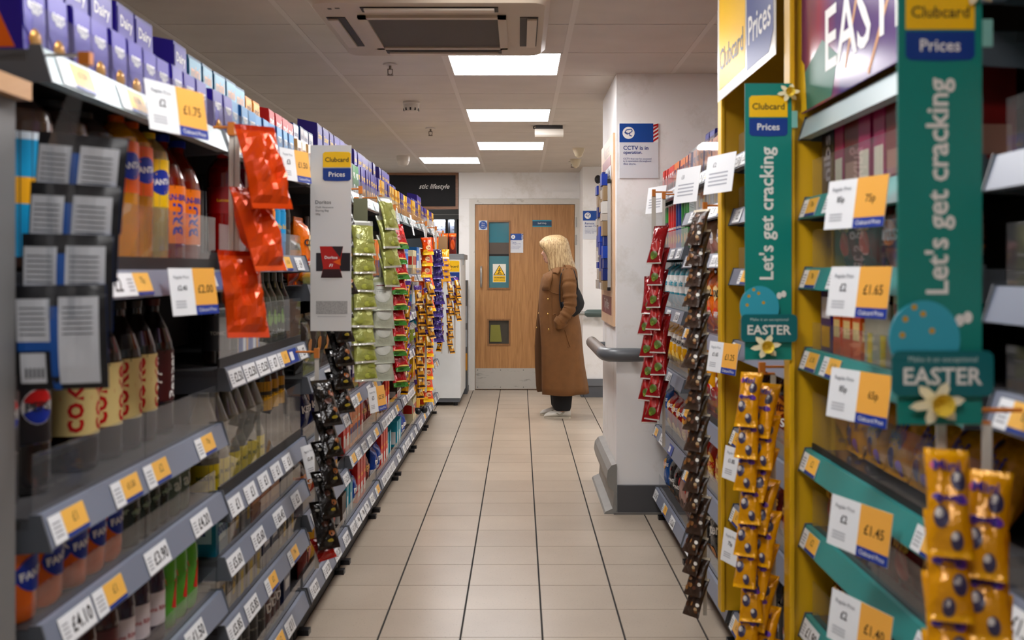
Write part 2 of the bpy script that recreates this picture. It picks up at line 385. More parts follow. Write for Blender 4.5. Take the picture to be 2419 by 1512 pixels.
def cctv(M, w, h, title, body, name, label, stripe, sym=True):
    b = MB(); b.box(0, w, -.004, 0, 0, h, P_('#d9dbe0')); hb = h*.345
    b.quad(0, w, h-hb, h, -.0044, BLUE)
    sx = w*.87; n = 5
    b.quad(sx, w, h-hb, h, -.0048, WHITE)
    for i in range(n):
        z = h-hb + hb*(i+.1)/n; dz_ = hb/n*.55; up = min(hb/n*.9, h-z-dz_)
        b.add([(sx, -.0051, z), (w, -.0051, z+up), (w, -.0051, min(h, z+up+dz_)), (sx, -.0051, z+dz_)], [(0,1,2,3)], stripe)
    b.disc(w*.235, h-hb/2, w*.155, w*.155, WHITE, -.0048, 24)
    cx, cz = w*.235, h-hb/2
    k = w*.1
    def ln(p, q, t=.0022):
        d = Vector((q[0]-p[0], q[1]-p[1])).normalized(); nx, nz = -d.y*t*w/.21, d.x*t*w/.21
        b.add([(p[0]+nx, -.0052, p[1]+nz), (p[0]-nx, -.0052, p[1]-nz), (q[0]-nx, -.0052, q[1]-nz), (q[0]+nx, -.0052, q[1]+nz)], [(0,1,2,3)], BLUE)
    if sym:
        pts = [(cx-k, cz+k*.05), (cx-k*.6, cz+k*.75), (cx+k*.75, cz+k*.95), (cx+k*.95, cz+k*.4), (cx-k*.3, cz-k*.35), (cx-k, cz+k*.05)]
        for p, q in zip(pts, pts[1:]): ln(p, q)
        for p, q in (((cx+k*.3, cz), (cx+k*.3, cz-k*.7)), ((cx+k*.3, cz-k*.7), (cx+k*.9, cz-k*.8)), ((cx-k*.95, cz+k*.2), (cx-k*.2, cz-k*.1))): ln(p, q)
    else:
        pts = [(cx+k*.5*math.cos(a*.7), cz+k*.35+k*.5*math.sin(a*.7)) for a in range(10)]
        for p, q in zip(pts, pts[1:]): ln(p, q)
        for p, q in (((cx-k*.8, cz-k*.8), (cx-k*.4, cz-k*.2)), ((cx-k*.4, cz-k*.2), (cx+k*.4, cz-k*.2)), ((cx+k*.4, cz-k*.2), (cx+k*.8, cz-k*.8))): ln(p, q)
    z = h - hb - h*.1
    for t in title:
        vv, ff, tw, th = tgeo(t, .012); hh = h*.075; b.text(t, w*.1 + tw*hh/th/2, z, NAVY, h=hh, y=-.005, bold=.012); z -= h*.095
    z -= h*.01
    for t in body:
        vv, ff, tw, th = tgeo(t); ww = w*.72*min(1, len(t)/24); b.text(t, w*.1 + ww/2, z, NAVY, wd=ww, y=-.005); z -= h*.047
    o = build(b, name, None, M); tag(o, label, 'sign'); return o
RED = P_('#b5262b')
S = 5.56/F_PX
cctv(T((1463-PX0)*S, 5.5595, CAM_H-(421-PY0)*S), 92*S, 129*S, ('CCTV is in', 'operation.'), ('CCTV that can be accessed', 'is in operation throughout', 'this store.'), 'camera_notice', 'large blue and white CCTV notice with red stripes on the pillar', RED)
S = 10.62/F_PX
cctv(T((1377-PX0)*S, 10.6195, CAM_H-(565-PY0)*S), 48*S, 67*S, ('Remote', 'access CCTV.'), ('We have the ability to remotely', 'monitor this store to keep our', 'colleagues, customers and', 'community safe.'), 'camera_notice', 'blue and white remote access CCTV notice on the far wall', P_('#123f86'))
S = YB/F_PX
cctv(T(dx(1205), YB-.0005, dz(597)), 31*S, 45*S, ('Tesco', 'colleagues only.'), ('This area is accessible only', 'to colleagues who work in', 'this store and keep it', 'closed at all times.'), 'staff_notice', 'blue and white colleagues only notice on the staff door', NAVY, False)
b = plate('w', dx(1164), dx(1195), dz(667), dz(623.5), 0, P_('#e9e4d6')); x0, x1 = dx(1164), dx(1195); cx = (x0+x1)/2
b.quad(x0+.006, x1-.006, dz(666), dz(652), -.0044, YEL)
b.add([(cx-.066, -.0044, dz(650.5)), (cx+.066, -.0044, dz(650.5)), (cx, -.0044, dz(625.5))], [(0,1,2)], BLACK)
b.add([(cx-.055, -.0048, dz(649.3)), (cx+.055, -.0048, dz(649.3)), (cx, -.0048, dz(628))], [(0,1,2)], YEL)
cz = dz(641); b.disc(cx+.004, cz+.026, .007, .007, BLACK, -.0052, 10)
def stroke(b, p, q, t, m, y):
    d = Vector((q[0]-p[0], q[1]-p[1])).normalized(); a, c = -d.y*t, d.x*t
    b.add([(p[0]+a, y, p[1]+c), (p[0]-a, y, p[1]-c), (q[0]-a, y, q[1]-c), (q[0]+a, y, q[1]+c)], [(0,1,2,3)], m)
for p, q in (((.002, .018), (-.004, -.006)), ((-.004, -.006), (.016, -.016)), ((-.004, -.006), (-.012, -.026)), ((.0, .012), (.018, .01)), ((.0, .012), (-.018, .004)), ((-.03, -.028), (.03, -.03))):
    stroke(b, (cx+p[0], cz+p[1]), (cx+q[0], cz+q[1]), .0035, BLACK, -.0052)
b.text('WARNING', cx, dz(656), BLACK, wd=.115, y=-.005, bold=.02); b.text('SLIPPERY SURFACE', cx, dz(662), BLACK, wd=.12, y=-.005)
o = sgn(b, 'warning_sign', 'yellow warning triangle sign stuck on the door glass', T(0, YB+.019, 0))

# skirtings, handrails
GREYP = mat('#5d6064', .45, var=.06); GREYD = mat('#46474b', .5); RAILM = mat('#575a5e', .35)
b = MB(); b.box(.66, 3.3, 10.595, 10.62, 0, .19, mat('#56585d', .5)); b.box(.66, 3.3, 10.585, 10.595, .12, .19, mat('#6b6e73', .4)); b.box(.63, .655, 10.6, 11.25, 0, .16, mat('#56585d', .5))
tag(build(b, 'baseboard_back'), kind='structure')
b = MB(); b.box(.527, 1.2, 5.535, 5.56, 0, .155, mat('#4a4a4d', .55)); b.box(.505, 1.2, 5.528, 5.56, 0, .012, mat('#6e6b67', .6))
b.yzprism([(0, 0), (.03, 0), (.03, .32)], 0, .001, GREYP, T(0, 0, 0)) if False else None
o = build(b, 'baseboard_pillar_front'); tag(o, kind='structure')
b = MB(); prof = [(.522, 0), (.455, 0), (.462, .012), (.5, .03), (.508, .12), (.478, .15), (.468, .19), (.474, .235), (.495, .262), (.522, .27)]
n = len(prof); vv = [(x, 5.545, z) for x, z in prof] + [(x, 6.5, z) for x, z in prof]
b.add(vv, [(i, i+1, n+i+1, n+i) for i in range(n-1)] + [tuple(range(n)), tuple(range(2*n-1, n-1, -1))], mat('#8d8b86', .45, var=.1)); tag(build(b, 'baseboard_pillar_side'), kind='structure')
zr = .862
b = MB()
b.tube([(.452, 6.46, zr), (.455, 5.64, zr)], .036, mat('#6b5f57', .45, var=.12), 14)
b.tube([(.455, 5.66, zr), (.458, 5.56, zr), (.475, 5.505, zr), (.53, 5.49, zr), (.62, 5.49, zr), (.67, 5.49, zr), (.694, 5.495, zr)], [.036, .036, .037, .037, .037, .035, .018], RAILM, 16)
b.tube([(.452, 6.53, zr), (.452, 6.46, zr)], [.02, .036], RAILM, 14)
for p in ((.5, 5.75), (.5, 6.3)): b.tube([(.524, p[1], zr), (.46, p[1], zr)], .014, RAILM, 8)
b.tube([(.6, 5.562, zr), (.6, 5.5, zr)], .014, RAILM, 8)
tag(build(b, 'handrail'), 'dark grey handrail wrapped round the pillar corner', 'handrail')
b = MB(); b.tube([(.66, 10.53, .868), (.69, 10.53, .868), (.72, 10.53, .868), (1.6, 10.53, .868)], [.018, .038, .04, .04], mat('#51605c', .35), 14); b.tube([(.74, 10.62, .868), (.74, 10.53, .868)], .016, RAILM, 8); b.tube([(.6, 10.53, .868), (.67, 10.53, .868)], .02, STEEL, 8)
tag(build(b, 'handrail'), 'grey green handrail on the far wall behind the woman', 'handrail')

# ================================================================== CEILING FITTINGS
def emis(hexc, s):
    m = bpy.data.materials.new('material_light_panel'); m.use_nodes = True; nt = m.node_tree; nt.nodes.remove(nt.nodes['Principled BSDF'])
    e = nt.nodes.new('ShaderNodeEmission'); e.inputs[0].default_value = lin(hexc); e.inputs[1].default_value = s
    nt.links.new(e.outputs[0], nt.nodes['Material Output'].inputs[0]); return m
PANEL = emis('#fbf9f9', LIGHT_POWER)
LNAMES = {(-1, 0): 'bright square ceiling light panel nearest, right beyond the air conditioner', (-1, 3): 'bright square ceiling light panel second along the aisle', (-1, 6): 'bright square ceiling light panel furthest along the aisle centre', (-2, 8): 'bright ceiling light panel left of the others near the back wall'}
pf = MB(); t = .012
for (x0, x1, y0, y1) in ((-.289, .289, -.29, -.29+t), (-.289, .289, .29-t, .29), (-.289, -.289+t, -.29, .29), (.289-t, .289, -.29, .29)): pf.box(x0, x1, y0, y1, H_C-.001, H_C+.013, RUN)
pfm = pf.mesh('light_frame'); pd_ = MB(); pd_.box(-.277, .277, -.278, .278, H_C+.002, H_C+.013, PANEL); pdm = pd_.mesh('diffuser')
for (i, k) in sorted(LIT):
    x = KX0 + (i+.5)*CW; y = KY0 + (k+.5)*CR
    o = empty('ceiling_light', T(x, y, 0)); tag(o, LNAMES.get((i, k), 'ceiling light panel outside the photograph, %s aisle row %s' % ({-1: 'this', -2: 'this', -6: 'left', 3: 'right'}[i], ordw((k+9)//3))), 'ceiling light', 'square ceiling light panels')
    obj('light_frame', pfm, o); obj('diffuser', pdm, o)

# air conditioning cassette
ACW = mat('#b9aa98', .45, var=.05, vs_=4); ACD = mat('#2a2420', .6); ACG = mat('#4b423b', .7, var=.12, vs_=30, stretch=(1, 14, 1))
ac = empty('air_conditioner', T(-.355, 4.44, H_C)); tag(ac, 'cream ceiling air conditioning cassette with dark intake grille', 'air conditioner')
b = MB(); hw = .475; zb = -.035
pts = []
for sx, sy, a0 in ((1, -1, -90), (1, 1, 0), (-1, 1, 90), (-1, -1, 180)):
    for q in range(5): a = R(a0 + q*22.5); pts.append((sx*(hw-.06) + .06*math.cos(a), sy*(hw+.035-.06) + .06*math.sin(a)))
pin = [(x*.955, y*.96) for x, y in pts]
n = len(pts); vv = [(x, y, 0) for x, y in pts] + [(x, y, -.012) for x, y in pts] + [(x, y, zb) for x, y in pin]
b.add(vv, [(i, i+n, (i+1) % n + n, (i+1) % n) for i in range(n)], ACW); b.add(vv, [(i+n, i+2*n, (i+1) % n + 2*n, (i+1) % n + n) for i in range(n)], ACW, None, True)
b.add(vv, [tuple(range(3*n-1, 2*n-1, -1))], ACW)
build(b, 'casing', ac)
b = MB(); g = .3
for (x0, x1, y0, y1) in ((-g, g, -g, -g+.03), (-g, g, g-.03, g), (-g, -g+.035, -g, g), (g-.035, g, -g, g)): b.box(x0, x1, y0, y1, zb-.012, zb, ACW)
gf = build(b, 'grille_frame', ac)
b = MB(); b.box(-g+.035, g-.035, -g+.03, g-.03, zb-.004, zb-.001, ACG); build(b, 'intake_grille', gf)
for k in range(4):
    M = Rz(90*k)
    b = MB(); b.box(-.27, .27, -.43, -.355, zb-.003, zb-.0005, ACD); sl = build(b, 'air_slot', ac, M)
    b = MB(); b.box(-.255, .255, -.425, -.385, zb-.012, zb-.004, mat('#c7b9a8', .4), T(0, 0, 0)); build(b, 'louvre', sl)
b = MB(); b.box(-.40, -.385, -.41, -.39, zb-.001, zb, ACD); b.box(-.37, -.352, -.415, -.40, zb-.001, zb, ACD); build(b, 'indicator_panel', ac)

BRASS = mat('#6d5f52', .4, metal=.6); OFFW = mat('#cfc7bb', .5)
def sprinkler(px, py, Y, label):
    p = at(px, py, Y); o = empty('sprinkler', T(p.x, Y, H_C)); tag(o, label, 'sprinkler', 'ceiling sprinklers')
    b = MB(); b.lathe([(.038, -.001), (.036, -.008), (.012, -.01)], 16, OFFW); build(b, 'rose', o)
    b = MB(); b.tube([(0, 0, -.008), (0, 0, -.03)], .007, BRASS, 8); b.tube([(-.012, 0, -.028), (-.012, 0, -.05), (0, 0, -.058)], .003, BRASS, 6); b.tube([(.012, 0, -.028), (.012, 0, -.05), (0, 0, -.058)], .003, BRASS, 6); b.box(-.014, .014, -.004, .004, -.03, -.026, BRASS); build(b, 'frame_arms', o)
    b = MB(); b.lathe([(.016, -.06), (.018, -.057)], 12, BRASS); build(b, 'deflector', o)
sprinkler(922, 155, 5.3, 'small ceiling sprinkler nearest, left of first light panel'); sprinkler(1017, 300, 7.7, 'small ceiling sprinkler further back, left of second light panel'); sprinkler(1352, 384, 10.1, 'small ceiling sprinkler by the far wall')
sd = empty('smoke_detector', T(-.686, 6.5, H_C)); tag(sd, 'round white smoke detector on the ceiling', 'smoke detector')
b = MB(); b.lathe([(.052, 0), (.054, -.012), (.05, -.018)], 24, OFFW); build(b, 'mounting_base', sd)
b = MB(); b.lathe([(.05, -.018), (.05, -.048), (.042, -.062), (.02, -.066)], 24, OFFW); build(b, 'sensor_body', sd)
b = MB()
for k in range(10): b.box(-.005, .005, -.0505, -.046, -.058, -.042, ACD, Rz(36*k))
build(b, 'vent_slot', sd)
em = empty('emergency_light', T(.215, 7.6, H_C)); tag(em, 'white rectangular emergency light box under the ceiling', 'emergency light')
b = MB(); b.box(-.1, .1, -.05, .05, -.028, -.003, mat('#2a2522', .6)); b.tube([(-.08, -.04, -.03), (-.115, -.03, -.02), (-.11, 0, -.002)], .004, ACD, 6); build(b, 'back_plate', em)
b = MB()
pr = [(-.055, -.028), (-.06, -.04), (-.058, -.072), (-.045, -.085), (.045, -.085), (.058, -.072), (.06, -.04), (.055, -.028)]
b.yzprism(pr, -.105, .105, mat('#d7cfc4', .35)); build(b, 'diffuser_cover', em)
for px, Y, lab in ((1367, 9.0, 'cone-shaped motion sensor on the ceiling, nearer of two'), (1360, 9.9, 'cone-shaped motion sensor on the ceiling, further of two')):
    p = at(px, 360, Y); b = MB(); b.lathe([(.008, -.085), (.03, -.07), (.05, -.02), (.055, 0)], 18, mat('#c9bb9e', .4)); o = build(b, 'motion_sensor', None, T(p.x, Y, H_C)); tag(o, lab, 'motion sensor')
b = MB(); b.lathe([(.01, -.1), (.045, -.088), (.06, -.05), (.06, 0)], 18, OFFW); tag(build(b, 'dome_camera', None, T(-1.09, 9.6, H_C)), 'white dome camera on the ceiling left of the chalkboard', 'camera')
b = MB(); b.ell((0, 0, 0), (.035, .05, .045), BLACK); b.tube([(0, 0, 0), (.06, .09, .0)], .012, BLACK, 8); tag(build(b, 'wall_camera', None, T(.80, 10.53, 2.24)), 'small black camera on the far wall near the ceiling', 'camera')

# ================================================================== BACK AREA (left of the staff door)
wdk = wood_mat('#7a543a', '#96694a', (3, 20, 20))
cbz0, cbz1 = CAM_H + (PY0-488)*11.3/F_PX, CAM_H + (PY0-414)*11.3/F_PX
ch = empty('chalkboard_sign', T(-2.4, 11.3, 0)); tag(ch, 'black chalkboard header sign with handwritten white lettering in wooden frame', 'sign')
b = MB(); L = 2.4-.675; t = .03
b.box(0, L, -.02, .05, cbz0-t, cbz0, wdk); b.box(0, L, -.02, .05, cbz1, cbz1+t, wdk); b.box(0, t, -.02, .05, cbz0, cbz1, wdk); b.box(L-t, L, -.02, .05, cbz0, cbz1, wdk); build(b, 'wooden_frame', ch)
b = MB(); b.box(t, L-t, 0, .04, cbz0, cbz1, mat('#17171a', .8, var=.25, vs_=4)); build(b, 'black_panel', ch)
b = MB(); b.text('stic lifestyle', 2.4 + (1026-PX0)*11.3/F_PX, CAM_H+(PY0-442)*11.3/F_PX, mat('#e6e3dd', .9), wd=.335, y=-.003, shear=.35, bold=.014); build(b, 'chalk_lettering', ch)
b = MB(); b.box(-2.4, -.675, 11.28, 11.36, cbz1+t, H_C+.01, mat('#7d7268', .8)); tag(build(b, 'wall_header'), kind='structure')
# grey back counter unit seen below the chalkboard
bk = empty('back_cabinet', T(-2.3, 12.4, 0)); tag(bk, 'grey metal cabinet with lit white compartments behind the chalkboard', 'cabinet')
def bz(py, Y=12.3): return CAM_H - (py-PY0)*Y/F_PX
def bxx(px, Y=12.3): return (px-PX0)*Y/F_PX + 2.3
GC = mat('#8b9195', .45); 
b = MB(); b.box(0, 1.58, .25, .3, 0, 2.05, mat('#5e6468', .5)); b.box(0, 1.58, -.1, .3, bz(518), bz(495), GC); b.box(0, 1.58, -.1, .3, 0, bz(600), GC); build(b, 'cabinet_body', bk)
b = MB(); b.box(0, 1.58, -.105, -.1, bz(507.5), bz(506.5), mat('#e8eef0', .3)); build(b, 'trim_strip', bk)
for x0, x1 in ((bxx(1021), bxx(1051)), (bxx(1059), bxx(1073)), (bxx(975), bxx(1015))):
    b = MB(); b.box(x0, x1, .2, .24, bz(560), bz(519), mat('#b7bcd0', .5)); 
    for zz in (533, 540):
        for q in range(3): b.box(x0+.03+q*.05, x0+.05+q*.05, .198, .2, bz(zz+.4), bz(zz-.4), ACD)
    pn = build(b, 'compartment_panel', bk)
    b = MB(); b.box(x0, x1, .1, .2, bz(521.5), bz(519), emis('#f4f8ff', 6)); build(b, 'strip_light', pn)
    b = MB(); b.box(x0, x1, .19, .199, bz(560), bz(546), mat('#dfe3dc', .5)); build(b, 'lower_panel', pn)
for px in (1055, 1076):
    b = MB(); x = bxx(px); b.box(x-.015, x+.015, -.1, .25, bz(600), bz(518), GC if px > 1060 else mat('#3c4044', .5)); build(b, 'upright', bk)
# white end unit closing the left run
eu = empty('end_unit', T(-1.75, 9.93, 0)); tag(eu, 'white counter end panel with grey plinth closing the left shelving', 'counter')
eW = 1.75-.572
WP = mat('#e2e5e5', .5, var=.03)
b = MB(); b.box(0, eW, 0, .9, .075, 1.42, WP, ch=.004); build(b, 'side_panel', eu)
b = MB(); b.box(0, eW-.01, .01, .9, .035, .075, mat('#5b6066', .5)); build(b, 'plinth', eu)
for x in (eW-.35, eW-.05):
    b = MB(); b.lathe([(.02, 0), (.02, .036)], 10, BLACK, T(x, .05, 0)); build(b, 'foot', eu)
b = MB(); b.box(0, eW+.02, -.01, .92, 1.42, 1.468, mat('#85898c', .4)); b.box(eW+.02, eW+.03, .0, .02, 1.36, 1.468, mat('#85898c', .4)); build(b, 'top_shelf', eu)
def club_logo(b, cx, z0, z1, wd, y, dark=BLACK):
    h = z1-z0; hw = wd/2; zm = z0 + h*.47; r = .06*wd
    top = [(cx-hw, zm), (cx+hw, zm), (cx+hw, z1-r), (cx+hw-r, z1), (cx, z1+.012*h), (cx-hw+r, z1), (cx-hw, z1-r)]
    bot = [(cx-hw, z0+r), (cx-hw+r, z0), (cx, z0-.015*h), (cx+hw-r, z0), (cx+hw, z0+r), (cx+hw, zm-.03*h), (cx-hw, zm-.03*h)]
    b.add([(x, y, z) for x, z in top], [tuple(range(7))], YEL); b.add([(x, y, z) for x, z in bot], [tuple(range(7))], NAVY)
    b.text('Clubcard', cx, (zm+z1)/2, dark, wd=wd*.84, y=y-.0006, bold=.012); b.text('Prices', cx, (z0+zm)/2-.01*h, WHITE, wd=wd*.58, y=y-.0006, bold=.012)
b = MB(); b.box(-.14, .02+.0, -.006, 0, -.145, .07, P_('#e7e3da')); club_logo(b, -.06, -.135, .06, .145, -.0066); o = build(b, 'loyalty_price_sign', None, T(-.595, 9.925, 1.34)); tag(o, 'yellow and navy club price sign on the white end unit', 'sign')
# slim dark shelf edge right of the end unit
b = MB(); b.box(0, .04, 0, .3, .05, 1.2, mat('#4a4d50', .5)); b.box(-.005, .045, -.01, .31, 0, .06, GREYD); 
for z in (.25, .5, .75): b.box(.005, .045, -.008, .0, z, z+.18, P_('#b98a3a') if z < .5 else P_('#8d9296'))
tag(build(b, 'display_stand', None, T(-.6, 10.88, 0)), 'slim dark display stand beside the white end unit', 'stand')
# pillar notice board
PB = wood_mat('#c9a27e', '#dcb995', (1, 8, 1))
nbX = .5215
def pz(py, Y): return CAM_H - (py-PY0)*Y/F_PX
nb = empty('notice_board', T(nbX, 5.62, 0)); tag(nb, 'tall wooden notice board with posters on the pillar side', 'notice board')
b = MB(); b.box(-.012, 0, 0, .80, pz(770, 5.7), pz(318, 5.7), PB); build(b, 'board', nb)
b = MB(); b.box(-.0135, -.012, .15, .7, pz(455, 5.9), pz(372, 5.9), P_('#8a3b40')); b.box(-.0135, -.012, .1, .72, pz(742, 5.9), pz(700, 5.9), P_('#6e2a33')); b.box(-.016, -.0135, .1, .5, pz(440, 5.85), pz(395, 5.85), P_('#c8c9cc'))
Ml = Matrix(((0, 0, 0, 0), (0, 0, 0, 0), (0, 0, 0, 0), (0, 0, 0, 1)))
build(b, 'poster', nb)
b = MB(); b.text('Notices', -.4, pz(350, 5.85), P_('#7a5a40'), wd=.38, y=-.0125, M=Rz(-90)); b.text('Buy One', -.3, pz(412, 5.85), BLACK, wd=.3, y=-.0165, M=Rz(-90)); b.text('Try Mine', -.4, pz(722, 5.9), WHITE, wd=.3, y=-.0142, M=Rz(-90), shear=.3); build(b, 'board_lettering', nb)
hb = empty('snack_pack_rack', T(nbX-.03, 5.7, 0)); tag(hb, 'narrow rack of blue packs hung on the notice board', 'rack')
b = MB(); b.box(-.004, .012, .0, .02, pz(683, 5.8), pz(428, 5.8), mat('#b7bbbf', .3, metal=.4)); b.box(-.006, .012, -.004, .024, pz(436, 5.8), pz(426, 5.8), BLACK); b.box(-.006, .012, -.004, .024, pz(686, 5.8), pz(678, 5.8), BLACK); build(b, 'rail_post', hb)
rr_ = random.Random(3)
PKC = [P_('#1c3f8f'), P_('#2a55a8'), P_('#b5aca0'), P_('#20356e'), P_('#8d7a60'), P_('#c9c6c0')]
for k in range(4):
    zc = pz(684, 5.9)
    while zc < pz(440, 5.9):
        hh = rr_.uniform(.04, .1); dd = rr_.uniform(.018, .034); y0 = .05 + k*.135 + rr_.uniform(0, .008)
        b = MB(); b.box(-dd, -.001 - .001*k, y0, y0+.122, zc, zc+hh-.003, rr_.choice(PKC)); build(b, 'blue_pack', hb); zc += hh

# ================================================================== PRODUCT PROTOTYPES (front at y=0, facing -y, bottom at z=0, x centred)
PROTO = {}
def proto(key, name, w_, d, h, desc, cat, parts):
    PROTO[key] = dict(name=name, w=w_, d=d, h=h, desc=desc, cat=cat, parts=[(n, mb.mesh(n)) for n, mb in parts])
def place(key, M, label, group, cat=None, name=None):
    p = PROTO[key]
    if len(p['parts']) == 1:
        o = obj(name or p['name'], p['parts'][0][1]); o.matrix_world = M
    else:
        o = empty(name or p['name'], M)
        for n, me in p['parts']: obj(n, me, o)
    tag(o, label, cat or p['cat'], group); return o

def bottle(key, desc, Rr, H, liquid, labelm, lz, capm, text=None, tm=WHITE, vertical=False, extra=None, style='pet', tscale=1.0, bands=()):
    c = (0, Rr, 0); Mc = T(*c); b = MB()
    if style == 'pet': prof = [(.62, 0), (.95, .012), (1, .05), (1, lz[0]-.01), (.97, lz[0]), (.97, lz[1]), (1, lz[1]+.01), (1, .60), (.93, .68), (.72, .78), (.45, .86), (.32, .90), (.3, .955)]
    elif style == 'curvy': prof = [(.7, 0), (.98, .015), (1, .06), (1, .30), (.97, .36), (.8, .42), (.74, .47), (.82, .53), (.96, .58), (.92, .66), (.6, .78), (.36, .88), (.32, .95)]
    elif style == 'glass': prof = [(.8, 0), (1, .02), (1, .55), (.9, .62), (.55, .72), (.38, .8), (.36, .95)]
    else: prof = [(.8, 0), (1, .03), (1, .80), (.93, .86), (.62, .92), (.36, .955)]
    b.lathe([(r*Rr, z*H) for r, z in prof], 20, liquid, Mc)
    cp = MB(); cp.lathe([(.36*Rr, .945*H), (.37*Rr, .995*H), (.33*Rr, H)], 14, capm, Mc)
    lb = MB(); r = Rr*1.006
    seg = [(lz[0], lz[1], labelm)] if not bands else bands
    for z0, z1, m in seg: lb.lathe([(r, z0*H), (r, z1*H)], 24, m, Mc, capb=False, capt=False)
    fn0 = lambda x, z: (r*1.006*math.sin(x/r), Rr - r*1.006*math.cos(x/r), z)
    zc = (lz[0]+lz[1])/2*H; lh = (lz[1]-lz[0])*H
    if text:
        for turn in (0, -1.15, 1.15):        # the name repeats round the label
            fn = (lambda x, z, tt=turn: (r*1.006*math.sin(x/r+tt), Rr - r*1.006*math.cos(x/r+tt), z))
            if vertical: lb.text(text, 0, zc, tm, h=None, wd=lh*.9*tscale, fn=fn, rot=R(90), bold=.02)
            else: lb.text(text, 0, zc, tm, wd=Rr*1.05*tscale, fn=fn, bold=.02)
            if not text or not extra: continue
            extra(lb, fn, zc, lh, Rr)
    elif extra:
        for turn in (-.45, 1.65, -2.55): extra(lb, (lambda x, z, tt=turn: (r*1.006*math.sin(x/r+tt), Rr - r*1.006*math.cos(x/r+tt), z)), zc, lh, Rr)
    proto(key, 'drink_bottle', 2*Rr, 2*Rr, H, desc, 'bottle', [('bottle_body', b), ('label_sleeve', lb), ('cap', cp)])
def pepsi(lb, fn, zc, lh, Rr):
    k = Rr*.62
    lb.disc(0, zc, k, k, WHITE, fn=fn, rings=3)
    f2 = lambda x, z, k_=1.02: ((fn(x, z)[0])*k_, (fn(x, z)[1]-Rr)*k_ + Rr, z)
    lb.disc(0, zc, k*.93, k*.93, P_('#d2232c'), fn=f2, rings=3, a0=R(20), a1=R(160), n=12); lb.disc(0, zc, k*.93, k*.93, P_('#1a3d9a'), fn=f2, rings=3, a0=R(200), a1=R(340), n=12)
    lb.text('PEPSI', 0, zc, BLACK, wd=k*1.5, fn=lambda x, z: f2(x, z, 1.035), bold=.02)
ORL = P_('#f26a12'); FBL = P_('#1c3f9c')
def fanta_x(lb, fn, zc, lh, Rr):
    lb.disc(0, zc+lh*.02, Rr*.72, lh*.27, FBL, fn=lambda x, z: tuple(Vector(fn(x, z))*1.0 + Vector((0, 0, 0))), rings=3)
    lb.text('FANTA', 0, zc+lh*.03, WHITE, wd=Rr*1.25, fn=lambda x, z: tuple(Vector((fn(x, z)[0]*1.012, (fn(x, z)[1]-Rr)*1.012+Rr, z))), bold=.03, rot=R(6))
bottle('blue', 'wide clear bottle with sky-blue label', .064, .31, G_('#3a2b24'), P_('#2f9fc4'), (.08, .74), P_('#222222'), bands=((.08, .36, P_('#2f9fc4')), (.36, .5, P_('#f0b21c')), (.5, .7, P_('#2f9fc4')), (.7, .74, P_('#d9e4ea'))), style='cyl')
bottle('fanta', 'orange soda bottle with orange label', .046, .32, G_('#c98a1c'), ORL, (.5, .83), P_('#e8701a'), extra=fanta_x, style='cyl')
bottle('lemon', 'lemon soda bottle with yellow label', .044, .31, G_('#a8966a'), P_('#f3c91d'), (.46, .8), P_('#e9d14a'), extra=fanta_x, style='cyl')
def irn_x(lb, fn, zc, lh, Rr): lb.text('IRN-BRU', 0, zc+lh*.3, FBL, wd=Rr*1.3, fn=fn, bold=.03); lb.text('BRU', 0, zc-lh*.08, FBL, wd=lh*.55, fn=fn, bold=.04, rot=R(90))
bottle('irn', 'rust brown soda bottle with orange label', .056, .32, G_('#6e1f0c'), P_('#f08418'), (.2, .62), P_('#1f3f9f'), extra=irn_x)
bottle('luco', 'deep red energy drink bottle', .046, .31, G_('#7c0f10'), P_('#8e1418'), (.4, .66), P_('#c8151b'), 'Lucozade', P_('#e0aa1c'), style='cyl')
bottle('pepsi', 'black cola bottle with round red-white-blue logo', .052, .33, G_('#120d0c'), P_('#151216'), (.28, .66), P_('#16161a'), extra=pepsi, text=None)
bottle('pepsis', 'slim black cola bottle with round logo', .034, .25, G_('#120d0c'), P_('#141419'), (.2, .72), P_('#16161a'), extra=pepsi)
bottle('coke', 'dark cola bottle with cream red-lettered label', .052, .325, G_('#150b09'), P_('#e3cf9a'), (.22, .62), P_('#16110f'), 'coke', P_('#c3201f'), vertical=True)
bottle('drp', 'dark cola bottle with maroon label', .05, .325, G_('#170d0d'), P_('#3f1418'), (.25, .62), P_('#4a1216'), 'Pepper', WHITE, vertical=True)
bottle('purple', 'plum fruit drink bottle', .045, .27, G_('#6d1f3a'), P_('#7a1c44'), (.2, .6), P_('#4e1a3c'), 'fruit', P_('#e0a0b8'), style='curvy')
bottle('orange', 'bright orange squash bottle', .034, .24, G_('#ef7d12'), P_('#f2890f'), (.2, .6), P_('#f0e6d8'), 'ORANGE', P_('#b0330c'))
bottle('aqua', 'bright blue drink bottle', .034, .25, G_('#1d8fc4'), P_('#25a0d2'), (.2, .6), P_('#1d79b0'), 'blue', P_('#f0c020'))
bottle('dark', 'dark glass bottle with black label', .038, .27, G_('#17120f'), P_('#1d1b1c'), (.15, .5), P_('#2a2422'), 'TONIC', P_('#9a9488'), style='glass')
def leaf_x(lb, fn, zc, lh, Rr):
    for dx_, dz_, a in ((-.3, .1, .5), (.1, .16, .8), (.35, .05, .5)): lb.disc(dx_*Rr, zc+dz_*lh, Rr*.16, lh*.33*a, P_('#8fae5a'), fn=fn, rings=2, n=10)
    lb.text('Shloer', 0, zc-lh*.33, WHITE, wd=Rr*1.3, fn=fn)
bottle('green', 'dark green glass bottle with leaf label', .042, .285, G_('#2c2f1a'), P_('#3c3f26'), (.15, .5), P_('#4a4a30'), extra=leaf_x, style='glass')
bottle('clear', 'clear curvy mixer bottle with yellow label', .043, .285, G_('#6f6a5e'), P_('#d8c33a'), (.06, .3), P_('#d9d6cc'), style='curvy', text='MIXER', tm=P_('#6a6a20'))
